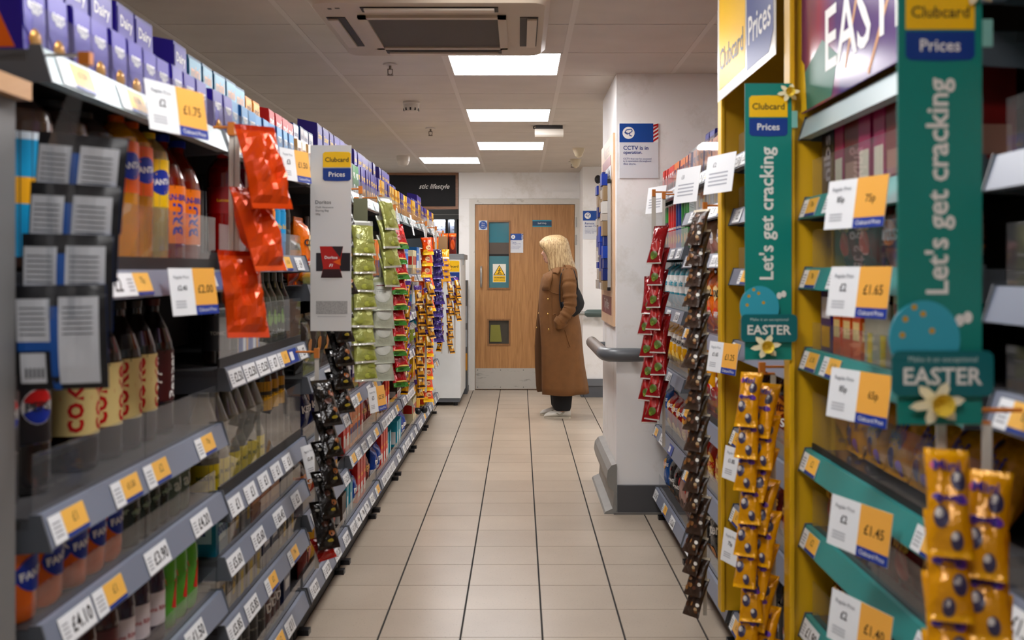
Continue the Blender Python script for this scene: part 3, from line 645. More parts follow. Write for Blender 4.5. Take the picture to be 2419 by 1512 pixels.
bottle('schw', 'dark mixer bottle with yellow neck label', .04, .30, G_('#1f1b18'), P_('#c9991d'), (.5, .8), P_('#c9a02c'), 'Schweppes', BLACK, bands=((.5, .66, P_('#d9a51e')), (.66, .7, P_('#2a2418')), (.7, .8, P_('#b98c22'))), style='cyl')
bottle('ribena', 'purple cordial bottle with pale label', .04, .24, G_('#2c1730'), P_('#d8cdd0'), (.18, .5), P_('#3d1b47'), 'Ribena', P_('#a11c2c'))
bottle('wine', 'dark red drink bottle', .045, .25, G_('#38121a'), P_('#541822'), (.15, .55), P_('#1e1a1a'), 'juice', P_('#d79aa0'))

def multipack(key, desc, nx, ny, r, h, film, text, tm, extra=None, text2=None):
    b = MB(); pts = []; n = 8
    def arc(cx, cy, a0, a1, k=6):
        return [(cx + r*math.cos(R(a0 + (a1-a0)*q/k)), cy + r*math.sin(R(a0 + (a1-a0)*q/k))) for q in range(k+1)]
    W, D = nx*2*r, ny*2*r
    for i in range(nx): pts += arc(-W/2 + r + 2*r*i, r, 215 if i else 180, 325 if i < nx-1 else 360)
    for j in range(1, ny): pts += arc(W/2 - r, r + 2*r*j, -55, 55)
    for i in range(nx-1, -1, -1): pts += arc(-W/2 + r + 2*r*i, D - r, 35 if i < nx-1 else 20, 145 if i else 160)
    for j in range(ny-1, 0, -1): pts += arc(-W/2 + r, r + 2*r*j, 125, 235)
    rr = []
    for z, k in ((0, .93), (.06, .985), (.2, 1), (.8, 1), (.93, .985), (1, .93)):
        rr.append([(x*k, D/2 + (y - D/2)*k, z*h) for x, y in pts])
    b.rings(rr, film)
    for i in range(nx):
        cx = -W/2 + r + 2*r*i
        fn = lambda x, z, cx=cx: (x, r - math.sqrt(max(1e-6, (r*1.012)**2 - (x-cx)**2)) - .0008, z)
        if extra: extra(b, lambda x, z, o_=0.0, f=fn: (f(x, z)[0], f(x, z)[1]-o_, z), cx, h, r)
        elif text: b.text(text, cx, h*.52, tm, wd=r*1.35, fn=fn, bold=.03, rot=R(8))
    for j in range(ny):                        # the same print on both ends of the pack
        for sgn_ in (-1, 1):
            cy = r + 2*r*j
            fn = lambda x, z, cy=cy, s_=sgn_: (s_*(W/2 - r + math.sqrt(max(1e-6, (r*1.012)**2 - x*x)) + .0008), cy + s_*x, z)
            if extra: extra(b, lambda x, z, o_=0.0, f=fn, s_=sgn_: (f(x, z)[0]+s_*o_, f(x, z)[1], z), 0, h, r)
            elif text: b.text(text, 0, h*.52, tm, wd=r*1.35, fn=fn, bold=.03, rot=R(8))
    proto(key, 'can_multipack', W, D, h, desc, 'multipack', [('can_multipack', b)])
def fanta_can_(b, fn, cx, h, r):
    b.disc(cx, h*.5, r*.72, h*.17, FBL, fn=fn, rings=3); b.text('FANTA', cx, h*.51, WHITE, wd=r*1.2, fn=lambda x, z: tuple(Vector(fn(x, z))*1.0 + Vector((0, -.0015, 0))) if abs(fn(x, z)[1]) < 9 else fn(x, z), bold=.03, rot=R(6))
def fanta_can(b, fn, cx, h, r):
    b.disc(cx, h*.52, r*.78, h*.2, FBL, fn=fn, rings=3); b.text('FANTA', cx, h*.53, WHITE, wd=r*1.35, fn=lambda x, z: fn(x, z, .0015), bold=.03, rot=R(8))
SW = lambda h: mat(h, .22, bump=.25, bs=25, coat=.3)
multipack('pkfanta', 'shrink-wrapped orange soda can pack', 2, 2, .044, .148, SW('#f06a0e'), 'FANTA', FBL, extra=fanta_can)
multipack('pkfanta2', 'large shrink-wrapped orange soda can pack', 3, 2, .044, .148, SW('#e8600c'), 'FANTA', FBL, extra=fanta_can)
multipack('pkgreen', 'glossy green shrink-wrapped can pack', 3, 2, .038, .16, SW('#56a82c'), '7', P_('#d8342c'))
multipack('pkred', 'red shrink-wrapped can pack', 2, 2, .033, .15, SW('#b3261c'), 'cola', WHITE)
multipack('pkdkg', 'dark green shrink-wrapped can pack', 4, 2, .033, .14, SW('#23302a'), 'ginger', P_('#9aa890'))
multipack('pkgrey', 'pale green shrink-wrapped can pack', 2, 2, .033, .14, SW('#5d6b5a'), 'ale', P_('#c9cfc0'))
multipack('pkdrp', 'maroon shrink-wrapped can pack', 3, 2, .033, .14, SW('#4a1a22'), 'Dr', WHITE)
multipack('pkblk', 'black shrink-wrapped can pack', 3, 2, .033, .14, SW('#1b191b'), 'max', P_('#a0a4a8'))

def carton(key, desc, w_, d, h, base, patches=(), text=None, tm=WHITE, ts=.7, tz=.6, rot=0, side=None, name='carton', cat='carton'):
    b = MB(); b.box(-w_/2, w_/2, 0, d, 0, h, base)
    for (x0, z0, x1, z1, m) in patches:
        b.quad(-w_/2 + x0*w_, -w_/2 + x1*w_, z0*h, z1*h, -.0007, m)
        for s_ in (-1, 1):                     # wraps round both ends
            q = [(s_*(w_/2+.0007), d*(.1), z0*h), (s_*(w_/2+.0007), d*.9, z0*h), (s_*(w_/2+.0007), d*.9, z1*h), (s_*(w_/2+.0007), d*.1, z1*h)]
            b.add(q, [(0,1,2,3) if s_ > 0 else (3,2,1,0)], m)
    if text:
        b.text(text, 0, tz*h, tm, wd=(w_ if not rot else h)*ts, y=-.0016, bold=.02, rot=R(rot))
        for s_ in (-1, 1): b.text(text, 0, tz*h, tm, wd=(d if not rot else h)*ts*.8, bold=.02, rot=R(rot), fn=lambda x, z, s_=s_: (s_*(w_/2+.0016), d/2 + s_*x, z))
    proto(key, name, w_, d, h, desc, cat, [(name, b)])
carton('c_blue', 'blue box with yellow flash', .09, .1, .17, P_('#1c5fb4'), ((.1, .0, .45, .6, P_('#e8eef4')), (.55, .1, .8, .8, P_('#e9b33a'))))
carton('c_grey', 'grey mixer can carton', .1, .12, .115, P_('#8a857c'), ((.1, .1, .4, .9, P_('#b9b3a8')), (.6, .2, .9, .7, P_('#d8b93a'))), 'MIX', BLACK)
carton('c_teal', 'teal drinks carton', .12, .12, .11, P_('#2a7f94'), ((.2, .3, .8, .7, P_('#bcd8dd')),), 'soda', NAVY)
carton('c_brown', 'brown orange drinks carton', .11, .12, .12, P_('#a5672c'), ((.1, .15, .9, .5, P_('#c98f4e')),), 'ginger', P_('#4a2410'))
carton('c_navy', 'navy drinks carton', .1, .12, .12, P_('#1d2a4a'), ((.2, .5, .8, .8, P_('#d9dbe0')),))
carton('c_stripe', 'pale carton with yellow stripe', .08, .1, .13, P_('#a7a292'), ((.3, .0, .7, .5, P_('#d4bf3a')),))
carton('c_orange', 'orange snack box', .07, .09, .2, P_('#f08a1d'), ((.1, .1, .9, .45, P_('#3b2a6e')),), 'bites', P_('#fff2c8'))
carton('c_red', 'bright red snack box', .08, .1, .2, P_('#d8321c'), ((.15, .12, .85, .4, P_('#efe6dc')),), 'choc', P_('#f7d24a'))
carton('c_white', 'white striped biscuit box', .06, .08, .21, P_('#e6e2d8'), ((.1, .1, .4, .55, P_('#6fa8cf')), (.5, .7, .9, .9, P_('#2e3d7c'))), 'crisp', P_('#2e3d7c'), tz=.65)
carton('c_sky', 'blue and white biscuit box', .06, .08, .21, P_('#2f86c8'), ((.15, .1, .85, .5, P_('#eef2f4')),), 'bake', WHITE, tz=.75)
carton('c_olive', 'olive green biscuit box', .05, .08, .2, P_('#7c8c5a'), ((.2, .15, .8, .5, P_('#d6d6b8')),))
carton('c_gold', 'golden wrapped biscuit box', .1, .09, .12, P_('#a8741e'), ((.1, .2, .5, .8, P_('#d9a83a')), (.6, .1, .9, .6, P_('#6a3a14'))))
carton('c_kraft', 'open kraft tray of bars', .12, .1, .13, P_('#3b2a20'), ((.1, .05, .9, .35, P_('#d9d4cc')),))
carton('c_tea', 'teal and white snack carton', .08, .09, .16, P_('#2b9db0'), ((.1, .1, .5, .6, P_('#e9ecea')),))
carton('c_cream', 'cream cracker packet', .06, .08, .18, P_('#d8cfae'), ((.1, .4, .9, .75, P_('#b03a2c')),))
carton('c_yel', 'tall yellow snack box', .07, .08, .23, P_('#e6b81f'), ((.1, .05, .9, .3, P_('#c84a1c')),))
carton('c_pur', 'purple chocolate box', .09, .06, .15, P_('#3d2a6c'), ((.1, .55, .9, .9, P_('#e8e3ee')), (.1, .08, .9, .42, P_('#e8b21c'))))
carton('c_pink', 'magenta and cream chocolate box', .07, .07, .17, P_('#b03a6e'), ((.1, .1, .9, .5, P_('#efe3cf')),))
carton('c_dk', 'dark chocolate box', .1, .08, .16, P_('#2c2a36'), ((.15, .3, .85, .6, P_('#6c6a78')),), 'nibs', P_('#c9c4cc'), rot=90)
carton('c_brick', 'dark red gift box', .09, .08, .17, P_('#7c2a26'), ((.1, .1, .9, .4, P_('#b58b7c')),))
carton('c_kit', 'orange bar multipack', .06, .05, .14, P_('#e5651c'), ((.1, .3, .9, .6, P_('#f4d9a0')),))

def eggbox(key, desc, w_, d, h, base, face, eggm, patch, tall, text='egg', tm=WHITE, front=None):
    b = MB(); k = .8
    # carton tapering to its top, with a raised shaped flap
    vv = [(-w_/2, 0, 0), (w_/2, 0, 0), (w_/2, d, 0), (-w_/2, d, 0), (-w_/2, d*.06, h*.94), (w_/2, d*.06, h*.94), (w_/2, d*.92, h), (-w_/2, d*.92, h)]
    b.add(vv, [(0,3,2,1), (1,2,6,5), (2,3,7,6), (3,0,4,7)], base); b.add(vv, [(4,5,6,7)], face); b.add(vv, [(0,1,5,4)], base)
    sl = lambda z: d*.06*z/(h*.94) - .001
    fn = lambda x, z: (x, sl(z) - .0006, z)
    if tall:
        b.add([fn(-w_*.46, h*.56), fn(w_*.46, h*.66), fn(w_*.46, h*.91), fn(-w_*.46, h*.91)], [(0,1,2,3)], face)
        b.add([fn(-w_*.46, h*.02), fn(w_*.46, h*.02), fn(w_*.46, h*.14), fn(-w_*.46, h*.2)], [(0,1,2,3)], patch)
        fx = lambda x, z: (x, sl(z) - .0014, z); b.text(text, 0, h*.78, tm, wd=w_*.7, fn=fx, bold=.02)
        e = MB(); e.ell((0, d*.08, h*.36), (w_*.36, d*.2, h*.24), eggm, 14, 8)
        for s_ in (-1, 1): b.add([(s_*(w_/2+.0006), d*.2, h*.1), (s_*(w_/2+.0006), d*.8, h*.1), (s_*(w_/2+.0006), d*.8, h*.42), (s_*(w_/2+.0006), d*.2, h*.5)], [(0,1,2,3) if s_ > 0 else (3,2,1,0)], patch)
    else:
        b.add([fn(-w_*.47, h*.35), fn(0, h*.1), fn(w_*.47, h*.35), fn(w_*.47, h*.93), fn(-w_*.47, h*.93)], [(0,1,2,3,4)], front or face)
        fx = lambda x, z: (x, sl(z) - .0014, z); b.text(text, 0, h*.62, tm, wd=w_*.62, fn=fx, bold=.02)
        for s_ in (-1, 1): b.add([(s_*(w_/2+.0006), d*.15, h*.05), (s_*(w_/2+.0006), d*.85, h*.05), (s_*(w_/2+.0006), d*.5, h*.6)], [(0,1,2) if s_ > 0 else (2,1,0)], patch)
        e = MB(); e.ell((0, d*.06, h*.2), (w_*.28, d*.14, h*.17), eggm, 12, 6)
    proto(key, 'easter_egg_box', w_, d, h, desc, 'egg box', [('carton_shell', b), ('egg', e)])
GOLD = mat('#d8952a', .25, metal=.35); CHOC = mat('#3a1c10', .35); PUR = '#3b2c8c'; CRM = P_('#ece3d6'); WSH = mat('#e9e6ef', .22, coat=.5)
eggbox('e1', 'small purple and white egg box', .078, .09, .125, P_(PUR), WSH, GOLD, P_('#e0803a'), False, 'eggs', WHITE, front=P_('#5546a4'))
eggbox('e2', 'small blue and white egg box', .075, .09, .125, P_('#1f5f94'), WSH, CHOC, P_('#e9eef2'), False, 'eggs', WHITE, front=P_('#4a93c0'))
eggbox('e3', 'small cream and gold egg box', .07, .09, .125, P_('#c9a878'), P_('#efe2d0'), GOLD, P_('#b97a3a'), False, 'egg', P_('#8a4a20'))
eggbox('e4', 'small red and white egg box', .072, .09, .125, P_('#b8303a'), P_('#efd9d6'), CHOC, WHITE, False, 'egg', P_('#b8303a'))
eggbox('e5', 'small purple and yellow egg box', .07, .09, .17, P_('#33246e'), P_('#4a3a8c'), GOLD, P_('#efb01f'), False, 'egg', P_('#f4cf52'))
eggbox('e6', 'small white and green egg box', .085, .09, .16, P_('#e4e2dc'), P_('#3c8a52'), WHITE, P_('#c23b30'), False, 'egg', WHITE)
eggbox('e7', 'small orange and yellow egg box', .06, .09, .17, P_('#e9a01c'), P_('#efc65a'), GOLD, P_('#d8401c'), False, 'egg', P_('#7c2d14'))
eggbox('e8', 'small red and black egg box', .07, .09, .14, P_('#c83a24'), P_('#d9503a'), CHOC, P_('#2a1a18'), False, 'egg', WHITE)
eggbox('e9', 'small orange and navy egg box', .075, .09, .14, P_('#4a4a8c'), P_('#e8924a'), CHOC, P_('#e5a04e'), False, 'egg', P_('#2a2a6c'))
eggbox('t1', 'tall plain purple egg box', .11, .1, .262, P_('#35287c'), P_('#574a9c'), mat('#8c5322', .3), P_('#c4cf6a'), True, 'Dairy', WHITE)
eggbox('t2', 'tall teal egg box with flames', .105, .1, .25, P_('#175a78'), P_('#8fb9cc'), mat('#e9d9c9', .3), P_('#c8303a'), True, 'mini', P_('#f4c9b0'))
eggbox('t3', 'tall golden yellow egg box', .085, .1, .235, P_('#e3a03a'), P_('#f3c277'), WSH, P_('#c77a24'), True, 'gold', P_('#7a4a14'))
eggbox('t4', 'tall red egg box', .095, .1, .24, P_('#b4232a'), P_('#c9424a'), CHOC, P_('#f0e2dc'), True, 'red', WHITE)
eggbox('t5', 'tall white and navy egg box', .08, .1, .25, P_('#20456c'), WSH, mat('#10131c', .3), P_('#2c95b8'), True, 'dark', P_('#20456c'))
eggbox('t6', 'tall purple and yellow egg box', .13, .1, .32, P_('#33226e'), P_('#4a379a'), GOLD, P_('#efb01f'), True, 'Easter', P_('#f4cf52'))
eggbox('t7', 'tall red and orange egg box', .09, .1, .22, P_('#c6301f'), P_('#e9784a'), CHOC, P_('#3a1a18'), True, 'egg', WHITE)
eggbox('t8', 'tall indigo and orange egg box', .1, .1, .26, P_('#3d3f84'), P_('#6b6cb0'), CHOC, P_('#e8924a'), True, 'choc', P_('#f0d9a0'))
eggbox('t9', 'large yellow egg box', .13, .1, .22, P_('#efb81e'), P_('#f4cf52'), WSH, P_('#6a3fa0'), True, 'EGG', P_('#5a2f14'))
PROTO_TUBE = MB()
def tubecan(key, desc, r, h, body, lidm, text, top):
    b = MB(); Mc = T(0, r, 0); b.lathe([(r*.98, 0), (r, .004), (r, h*.62), (r, h*.97)], 20, body, Mc, mats=[body, body, top, top])
    fn = lambda x, z: (r*1.01*math.sin(x/r), r - r*1.01*math.cos(x/r), z)
    for tt in (0, 1.2, -1.2):
        f = lambda x, z, t_=tt: (r*1.012*math.sin(x/r+t_), r - r*1.012*math.cos(x/r+t_), z)
        b.text(text, 0, h*.46, WHITE, wd=r*1.6, fn=f, bold=.03); b.disc(0, h*.22, r*.5, h*.1, P_('#d9b04a'), fn=f, rings=3)
    l = MB(); l.lathe([(r*1.03, h*.965), (r*1.03, h), (r*.95, h*1.005)], 20, lidm, Mc)
    proto(key, 'crisp_tube', 2*r, 2*r, h, desc, 'crisp tube', [('tube_body', b), ('lid', l)])
tubecan('tube_p', 'purple crisp tube with green top', .037, .23, P_('#4a1c3a'), P_('#d8d8d4'), 'PRINGLES', P_('#2f7d3a'))
tubecan('tube_r', 'red crisp tube', .037, .23, P_('#c8271f'), P_('#d8d8d4'), 'PRINGLES', P_('#b7241d'))
tubecan('tube_b', 'blue crisp tube', .037, .23, P_('#1d4f9c'), P_('#d8d8d4'), 'PRINGLES', P_('#1d4f9c'))
tubecan('tube_g', 'green crisp tube', .037, .23, P_('#2c7a3a'), P_('#d8d8d4'), 'PRINGLES', P_('#2c7a3a'))

def bag(key, desc, w_, h, t, base, bands=(), blobs=(), texts=(), nx=9, nz=12, wob=.1, name='snack_bag', cat='snack bag', seed=1, crimp=.06, facet=False):
    rg = random.Random(seed); ph = [rg.uniform(0, 6.28) for _ in range(6)]
    def thick(u, v):
        a = max(0.0, 1 - abs(u)**2.6); vv = (v - .5) / (.5 - crimp); b_ = max(0.0, 1 - abs(vv)**3.0) if abs(vv) < 1 else 0
        k = (a**.55) * (b_**.6)
        return t*k*(1 + wob*math.sin(5*u + ph[0] + 6*v)*math.sin(9*v + ph[1]) + wob*.7*math.sin(11*u*v + ph[2]) + (wob*.8*math.sin(17*v + 4*u + ph[3])*math.sin(8*u - 9*v + ph[4]) if facet else 0)) + .0012
    def wid(v): return 1 - .09*math.sin(math.pi*min(1, max(0, (v-crimp)/(1-2*crimp)))) if crimp < v < 1-crimp else 1
    def sp(x, z, s_=-1, off=0.0):
        v = min(1, max(0, z/h)); u = max(-1, min(1, x/(w_/2)))
        return (x*wid(v), t + s_*(thick(u, v) + off), z)
    b = MB(); zs = [0, crimp*.5] + [crimp + (1-2*crimp)*j/nz for j in range(nz+1)] + [1-crimp*.5, 1]
    G = [[sp(-w_/2 + w_*i/nx, v*h) for i in range(nx+1)] for v in zs]; Hh = [[sp(-w_/2 + w_*i/nx, v*h, 1) for i in range(nx+1)] for v in zs]
    N = nx+1; flat = [p for r in G for p in r]; back = [p for r in Hh for p in r]
    for j in range(len(zs)-1):
        vm = (zs[j]+zs[j+1])/2; m = base
        for v0, v1, mm in bands:
            if v0 <= vm < v1: m = mm
        b.add(flat, [(j*N+i, j*N+i+1, (j+1)*N+i+1, (j+1)*N+i) for i in range(nx)], m, None, not facet); b.add(back, [(j*N+i+1, j*N+i, (j+1)*N+i, (j+1)*N+i+1) for i in range(nx)], m, None, not facet)
    # side seams
    both = flat + back; o = len(flat)
    b.add(both, [(j*N, (j+1)*N, o+(j+1)*N, o+j*N) for j in range(len(zs)-1)] + [(j*N+nx, o+j*N+nx, o+(j+1)*N+nx, (j+1)*N+nx) for j in range(len(zs)-1)], base)
    for (uc, vc, ru, rv, m) in blobs:
        b.disc(uc*w_/2, vc*h, ru*w_/2, rv*h, m, fn=lambda x, z: sp(x, z, -1, .0022), rings=4, n=16)
    for (tx, uc, vc, ww, m, rot) in texts:
        b.text(tx, uc*w_/2, vc*h, m, wd=ww*(w_ if not rot else h), fn=lambda x, z: sp(x, z, -1, .0042), bold=.03, rot=R(rot))
    b2 = MB(); b2.v, b2.f, b2.mi, b2.m, b2.sm = clean(b)
    proto(key, name, w_, 2*t, h, desc, cat, [(name, b2)])
def clean(b):   # drop vertices that no face uses
    used = sorted({i for f in b.f for i in f}); mp = {}
    nv = []; key = {}
    for i in used:
        k = tuple(round(c, 6) for c in b.v[i])
        if k not in key: key[k] = len(nv); nv.append(b.v[i])
        mp[i] = key[k]
    nf, mi, sm = [], [], []
    for f, m, s_ in zip(b.f, b.mi, b.sm):
        g = []
        for i in f:
            if mp[i] not in g: g.append(mp[i])
        if len(g) >= 3: nf.append(tuple(g)); mi.append(m); sm.append(s_)
    return nv, nf, mi, b.m, sm
RW = FOIL('#a3201c')
bag('kettle', 'navy blue crisp bag with white lettering', .15, .2, .035, FOIL('#141d45'), ((.0, .14, FOIL('#2a2f6c')),), ((.3, .78, .3, .1, P_('#8a5a34')),), (('KETTLE', 0, .55, .8, WHITE, 0),))
bag('silver', 'shiny dark grey crisp bag', .17, .22, .04, mat('#4b4540', .18, metal=.5, bump=.6, bs=30), ((.86, 1, FOIL('#1d1b1d')),), ((.1, .42, .5, .16, P_('#b0793a')), (-.3, .3, .3, .1, P_('#d0a562'))))
bag('giant', 'orange and dark snack bag', .13, .18, .035, FOIL('#c9761a'), ((0, .3, FOIL('#b33a16')), (.75, 1, FOIL('#2a1a16'))), (), (('GIANTS', 0, .48, .85, WHITE, 0),))
bag('wotsit', 'brown and orange cheesy snack bag', .15, .21, .045, FOIL('#8a2f14'), ((.78, 1, FOIL('#3a120f')), (0, .2, FOIL('#b5481a'))), ((0, .62, .8, .16, P_('#d88a1c')),), (('Wotsits', 0, .64, .85, P_('#5a1a0c'), 0), ('GIANTS', .05, .42, .8, WHITE, 0)))
bag('walkr', 'red crisp bag with yellow disc', .15, .2, .04, RW, (), ((0, .72, .42, .13, P_('#e8b022')), (.1, .25, .5, .14, P_('#e3c27a'))), (('WALKERS', 0, .72, .8, WHITE, 0), ('ORIGINAL', 0, .1, .7, P_('#e8d8c0'), 0)))
bag('walkb', 'blue crisp bag with yellow disc', .15, .22, .04, FOIL('#16579c'), ((0, .22, FOIL('#a88a5c')),), ((0, .7, .42, .13, P_('#e8b022')), (0, .7, .34, .06, P_('#c8231e'))), (('WALKERS', 0, .7, .7, WHITE, 0),))
bag('senst', 'black crisp bag with white lettering', .16, .22, .04, FOIL('#191617'), ((0, .25, FOIL('#8a6a44')),), ((.2, .75, .2, .06, P_('#8c2a20')),), (('SENSATIONS', 0, .5, .85, WHITE, 0),))
bag('pink', 'dusky pink crisp bag with dark writing', .17, .22, .04, FOIL('#b3968c'), ((.82, 1, FOIL('#8c2420')),), ((-.4, .72, .3, .1, P_('#c8231e')),), (('Baked', 0, .35, .7, P_('#2a1a14'), 0),))
bag('roys', 'black crisp bag with silver lettering', .18, .22, .04, FOIL('#141315'), ((0, .2, FOIL('#9a6a2c')),), ((0, .22, .5, .1, P_('#c88a3c')),), (("Roysters", 0, .62, .9, WHITE, 8),))
bag('hula', 'red snack bag with golden rings', .14, .2, .04, FOIL('#a8321c'), (), ((0, .45, .75, .26, P_('#d9a53c')), (0, .45, .6, .2, P_('#efd690'))), (('HOOPS', 0, .48, .8, P_('#b3261c'), 0), ('ORIGINAL', 0, .12, .7, P_('#e8d8c0'), 0)))
bag('skips', 'big yellow snack bag with white cloud', .2, .25, .05, FOIL('#eba91a'), (), ((-.2, .55, .55, .17, P_('#efe6de')), (.35, .42, .45, .14, P_('#efe6de'))), (('Skips', 0, .52, .85, P_('#b3282a'), -20),))
bag('popc', 'yellow and white popcorn bag', .14, .22, .04, FOIL('#f0b81c'), ((.55, .8, FOIL('#efe9dc')),), ((0, .3, .6, .14, P_('#f7d77c')),), (('POPCORN', 0, .66, .85, BLACK, 0),))
bag('dorit', 'bright orange tortilla chip bag', .15, .26, .045, FOIL('#ef7a12'), (), ((.1, .62, .5, .12, P_('#f4d7a0')), (0, .3, .5, .1, P_('#e04a1a'))), (('COOL', 0, .62, .7, BLACK, 0), ('CHIPS', 0, .3, .6, WHITE, 0)))
bag('bluebag', 'blue and yellow snack bag', .12, .24, .04, FOIL('#1f56b0'), ((0, .25, FOIL('#4a86c8')),), ((0, .6, .6, .16, P_('#f0b824')),), (('PUFFS', 0, .6, .7, P_('#173a80'), 0),))
bag('teal', 'teal and white crisp bag', .15, .23, .04, FOIL('#168a9c'), ((.35, .75, FOIL('#e6e8e4')),), (), (('sea salt', 0, .55, .7, P_('#168a9c'), 0),))
bag('paper', 'brown paper snack bag with white label', .12, .19, .035, mat('#9c7450', .6), ((.88, 1, P_('#2a2648')),), ((0, .45, .62, .17, P_('#eeeae4')),), (('nuts', 0, .48, .4, NAVY, 0),))
bag('yelbag', 'crumpled yellow bag', .17, .17, .04, FOIL('#d8a81c'), (), ((.2, .5, .4, .2, P_('#f0dc8c')),), (('sweets', 0, .5, .7, P_('#a8401c'), 0),))
bag('redbag', 'dark red sweet bag', .14, .18, .03, FOIL('#6e1714'), ((.8, 1, FOIL('#8c2a1c')),), ((.1, .4, .5, .2, P_('#a8381c')),), (('pops', 0, .6, .6, P_('#e0b060'), 0),))
bag('brownbag', 'brown and orange chocolate bag', .14, .17, .03, FOIL('#6a3414'), ((0, .3, FOIL('#b0662a')),), ((0, .5, .6, .18, P_('#d98a2c')),), (('bites', 0, .5, .7, WHITE, 0),))
bag('eggbag', 'yellow mini egg bag', .13, .17, .03, FOIL('#e3a51c'), (), ((-.5, .8, .24, .09, P_('#352a68')), (.4, .45, .22, .12, P_('#54487c')), (-.1, .2, .25, .12, P_('#39305e')), (.5, .12, .22, .08, P_('#8a5fc0'))), (('Mini', -.1, .62, .6, P_('#432f7c'), 0), ('eggs', -.15, .42, .6, P_('#432f7c'), 0)))
bag('greenbag', 'green striped packet', .11, .16, .03, FOIL('#7f8c2c'), ((.7, 1, FOIL('#c9c9c4')),), (), (('mints', 0, .5, .7, WHITE, 0),))
bag('blubag2', 'blue and white chocolate bag', .12, .16, .03, FOIL('#1f4fa0'), ((0, .3, FOIL('#d8dce2')),), (), (('milk', 0, .55, .7, WHITE, 0),))
# bags for the hanging strips
def scat(n, seed, cols, ru=(.15, .35), rv=(.04, .09), v=(.15, .85)):
    g = random.Random(seed); return tuple((g.uniform(-.7, .7), g.uniform(*v), g.uniform(*ru), g.uniform(*rv), P_(g.choice(cols))) for _ in range(n))
for q in range(2):
    sfx = 'ab'[q]
    bag('h_green'+sfx, 'pale green and silver crisp bag', .1, .155, .011, mat('#9da052', .2, metal=.15, bump=.5, bs=45), ((0, .1, mat('#c9c8bc', .2, metal=.4, bump=.4)), (.88, 1, mat('#a8a8a0', .3, metal=.3))), scat(5, 20+q, ('#adb060', '#7f823e', '#c9cb92', '#90934e'), (.2, .45), (.04, .1), (.12, .7)), (), 8, 10, wob=.2, seed=q)
    bag('h_red'+sfx, 'clear red bag of fruit sweets with green base', .092, .15, .013, FOIL('#a81418'), ((0, .17, FOIL('#3f6e30')), (.85, 1, FOIL('#8c1014'))), scat(6, 5+q, ('#c8302a', '#8c0d12', '#d8564a'), (.2, .4), (.05, .1), (.35, .8)) + ((.1, .19, .8, .025, P_('#d9c07a')), (-.3, .08, .3, .04, P_('#2c5222'))), (), 8, 9, wob=.2, seed=q+3)
    bag('h_choc'+sfx, 'gold and purple chocolate bar bag', .05, .13, .0105, FOIL('#c08a1c'), ((.72, 1, FOIL('#5a3f7c')), (.0, .1, FOIL('#e8a81c')), (.1, .2, FOIL('#3a2216'))), ((.2*(1-2*q), .48, .5, .16, P_('#efe0b4')), (-.4*(1-2*q), .4, .3, .12, P_('#4a2614')), (.5, .62, .3, .05, P_('#6a4a94'))), (), 6, 9, wob=.22, seed=q+5)
    bag('h_org'+sfx, 'orange and yellow sweet bag', .08, .14, .0125, FOIL('#dd561a'), ((0, .13, FOIL('#f0c020')),), ((.1, .36, .5, .12, P_('#f0cfa0')), (.2, .34, .36, .07, P_('#8c2a14')), (-.5, .2, .4, .06, P_('#f0b020')), (-.3, .75, .4, .07, P_('#b83a12'))), (), 8, 9, wob=.22, seed=q+7)
    bag('h_dark'+sfx, 'black foil bag with brown chocolate print', .08, .16, .015, mat('#17120f', .18, metal=.2, bump=.6, bs=35), (), ((.4, .66, .4, .07, P_('#7a4c30')), (-.2, .5, .35, .06, P_('#4a2a1a')), (.3, .3, .35, .06, P_('#8a5a34')), (-.6, .8, .2, .03, P_('#a9a49c')), (.1, .15, .3, .03, P_('#9a8a3a'))), (), 8, 10, wob=.3, seed=q+9, facet=True)
    bag('h_nut'+sfx, 'dark brown nut bag with pale tab', .075, .14, .0115, mat('#38271c', .3, bump=.6, bs=40), ((.9, 1, P_('#cfc6b4')),), scat(9, 30+q, ('#6a4a30', '#8a6844', '#2a1a12', '#54382a', '#b09a7c'), (.12, .3), (.03, .07), (.1, .8)) + ((.75, .3, .18, .045, P_('#e8e4dc')),), (), 6, 9, wob=.25, seed=q+11)
    bag('h_chil'+sfx, 'glossy red chilli crisp bag with green tip', .075, .19, .016, mat('#8c0e12', .18, metal=.1, bump=.4, bs=35), ((0, .04, mat('#b9b4a8', .2)), (.94, 1, FOIL('#6e0c10'))), ((.05, .42, .62, .14, P_('#a8241f')), (.3, .44, .2, .07, P_('#c85a4a')), (0, .2, .5, .09, P_('#55662a')), (-.15, .14, .25, .05, P_('#8a9a4a'))), (), 8, 11, wob=.2, seed=q+13)
    EG = ()
    for (u_, v_, k_) in (((.4, .68, 1), (-.45, .34, 1), (.25, .14, .8)) if q == 0 else ((-.4, .66, 1), (.42, .32, 1), (-.1, .12, .8))):
        EG += ((u_, v_, .36*k_, .1*k_, P_('#3f3a52')), (u_-.1, v_+.03, .2*k_, .045*k_, P_('#d9d2cc')))
    bag('h_egg'+sfx, 'yellow hanging mini egg bag', .06, .15, .0145, FOIL('#dc9c18'), ((.92, 1, FOIL('#f0b62a')), (0, .05, FOIL('#f0b62a'))), EG + ((.5, .5, .3, .045, P_('#7a54b4')), (-.6, .82, .25, .04, P_('#d97a9c')), (-.6, .52, .25, .03, P_('#5a4a94'))), (('Mini', -.1, .82, .6, P_('#432f7c'), 0), ('eggs', -.1, .5 if q else .48, .62, P_('#432f7c'), 0)), 8, 10, wob=.22, seed=q+15)
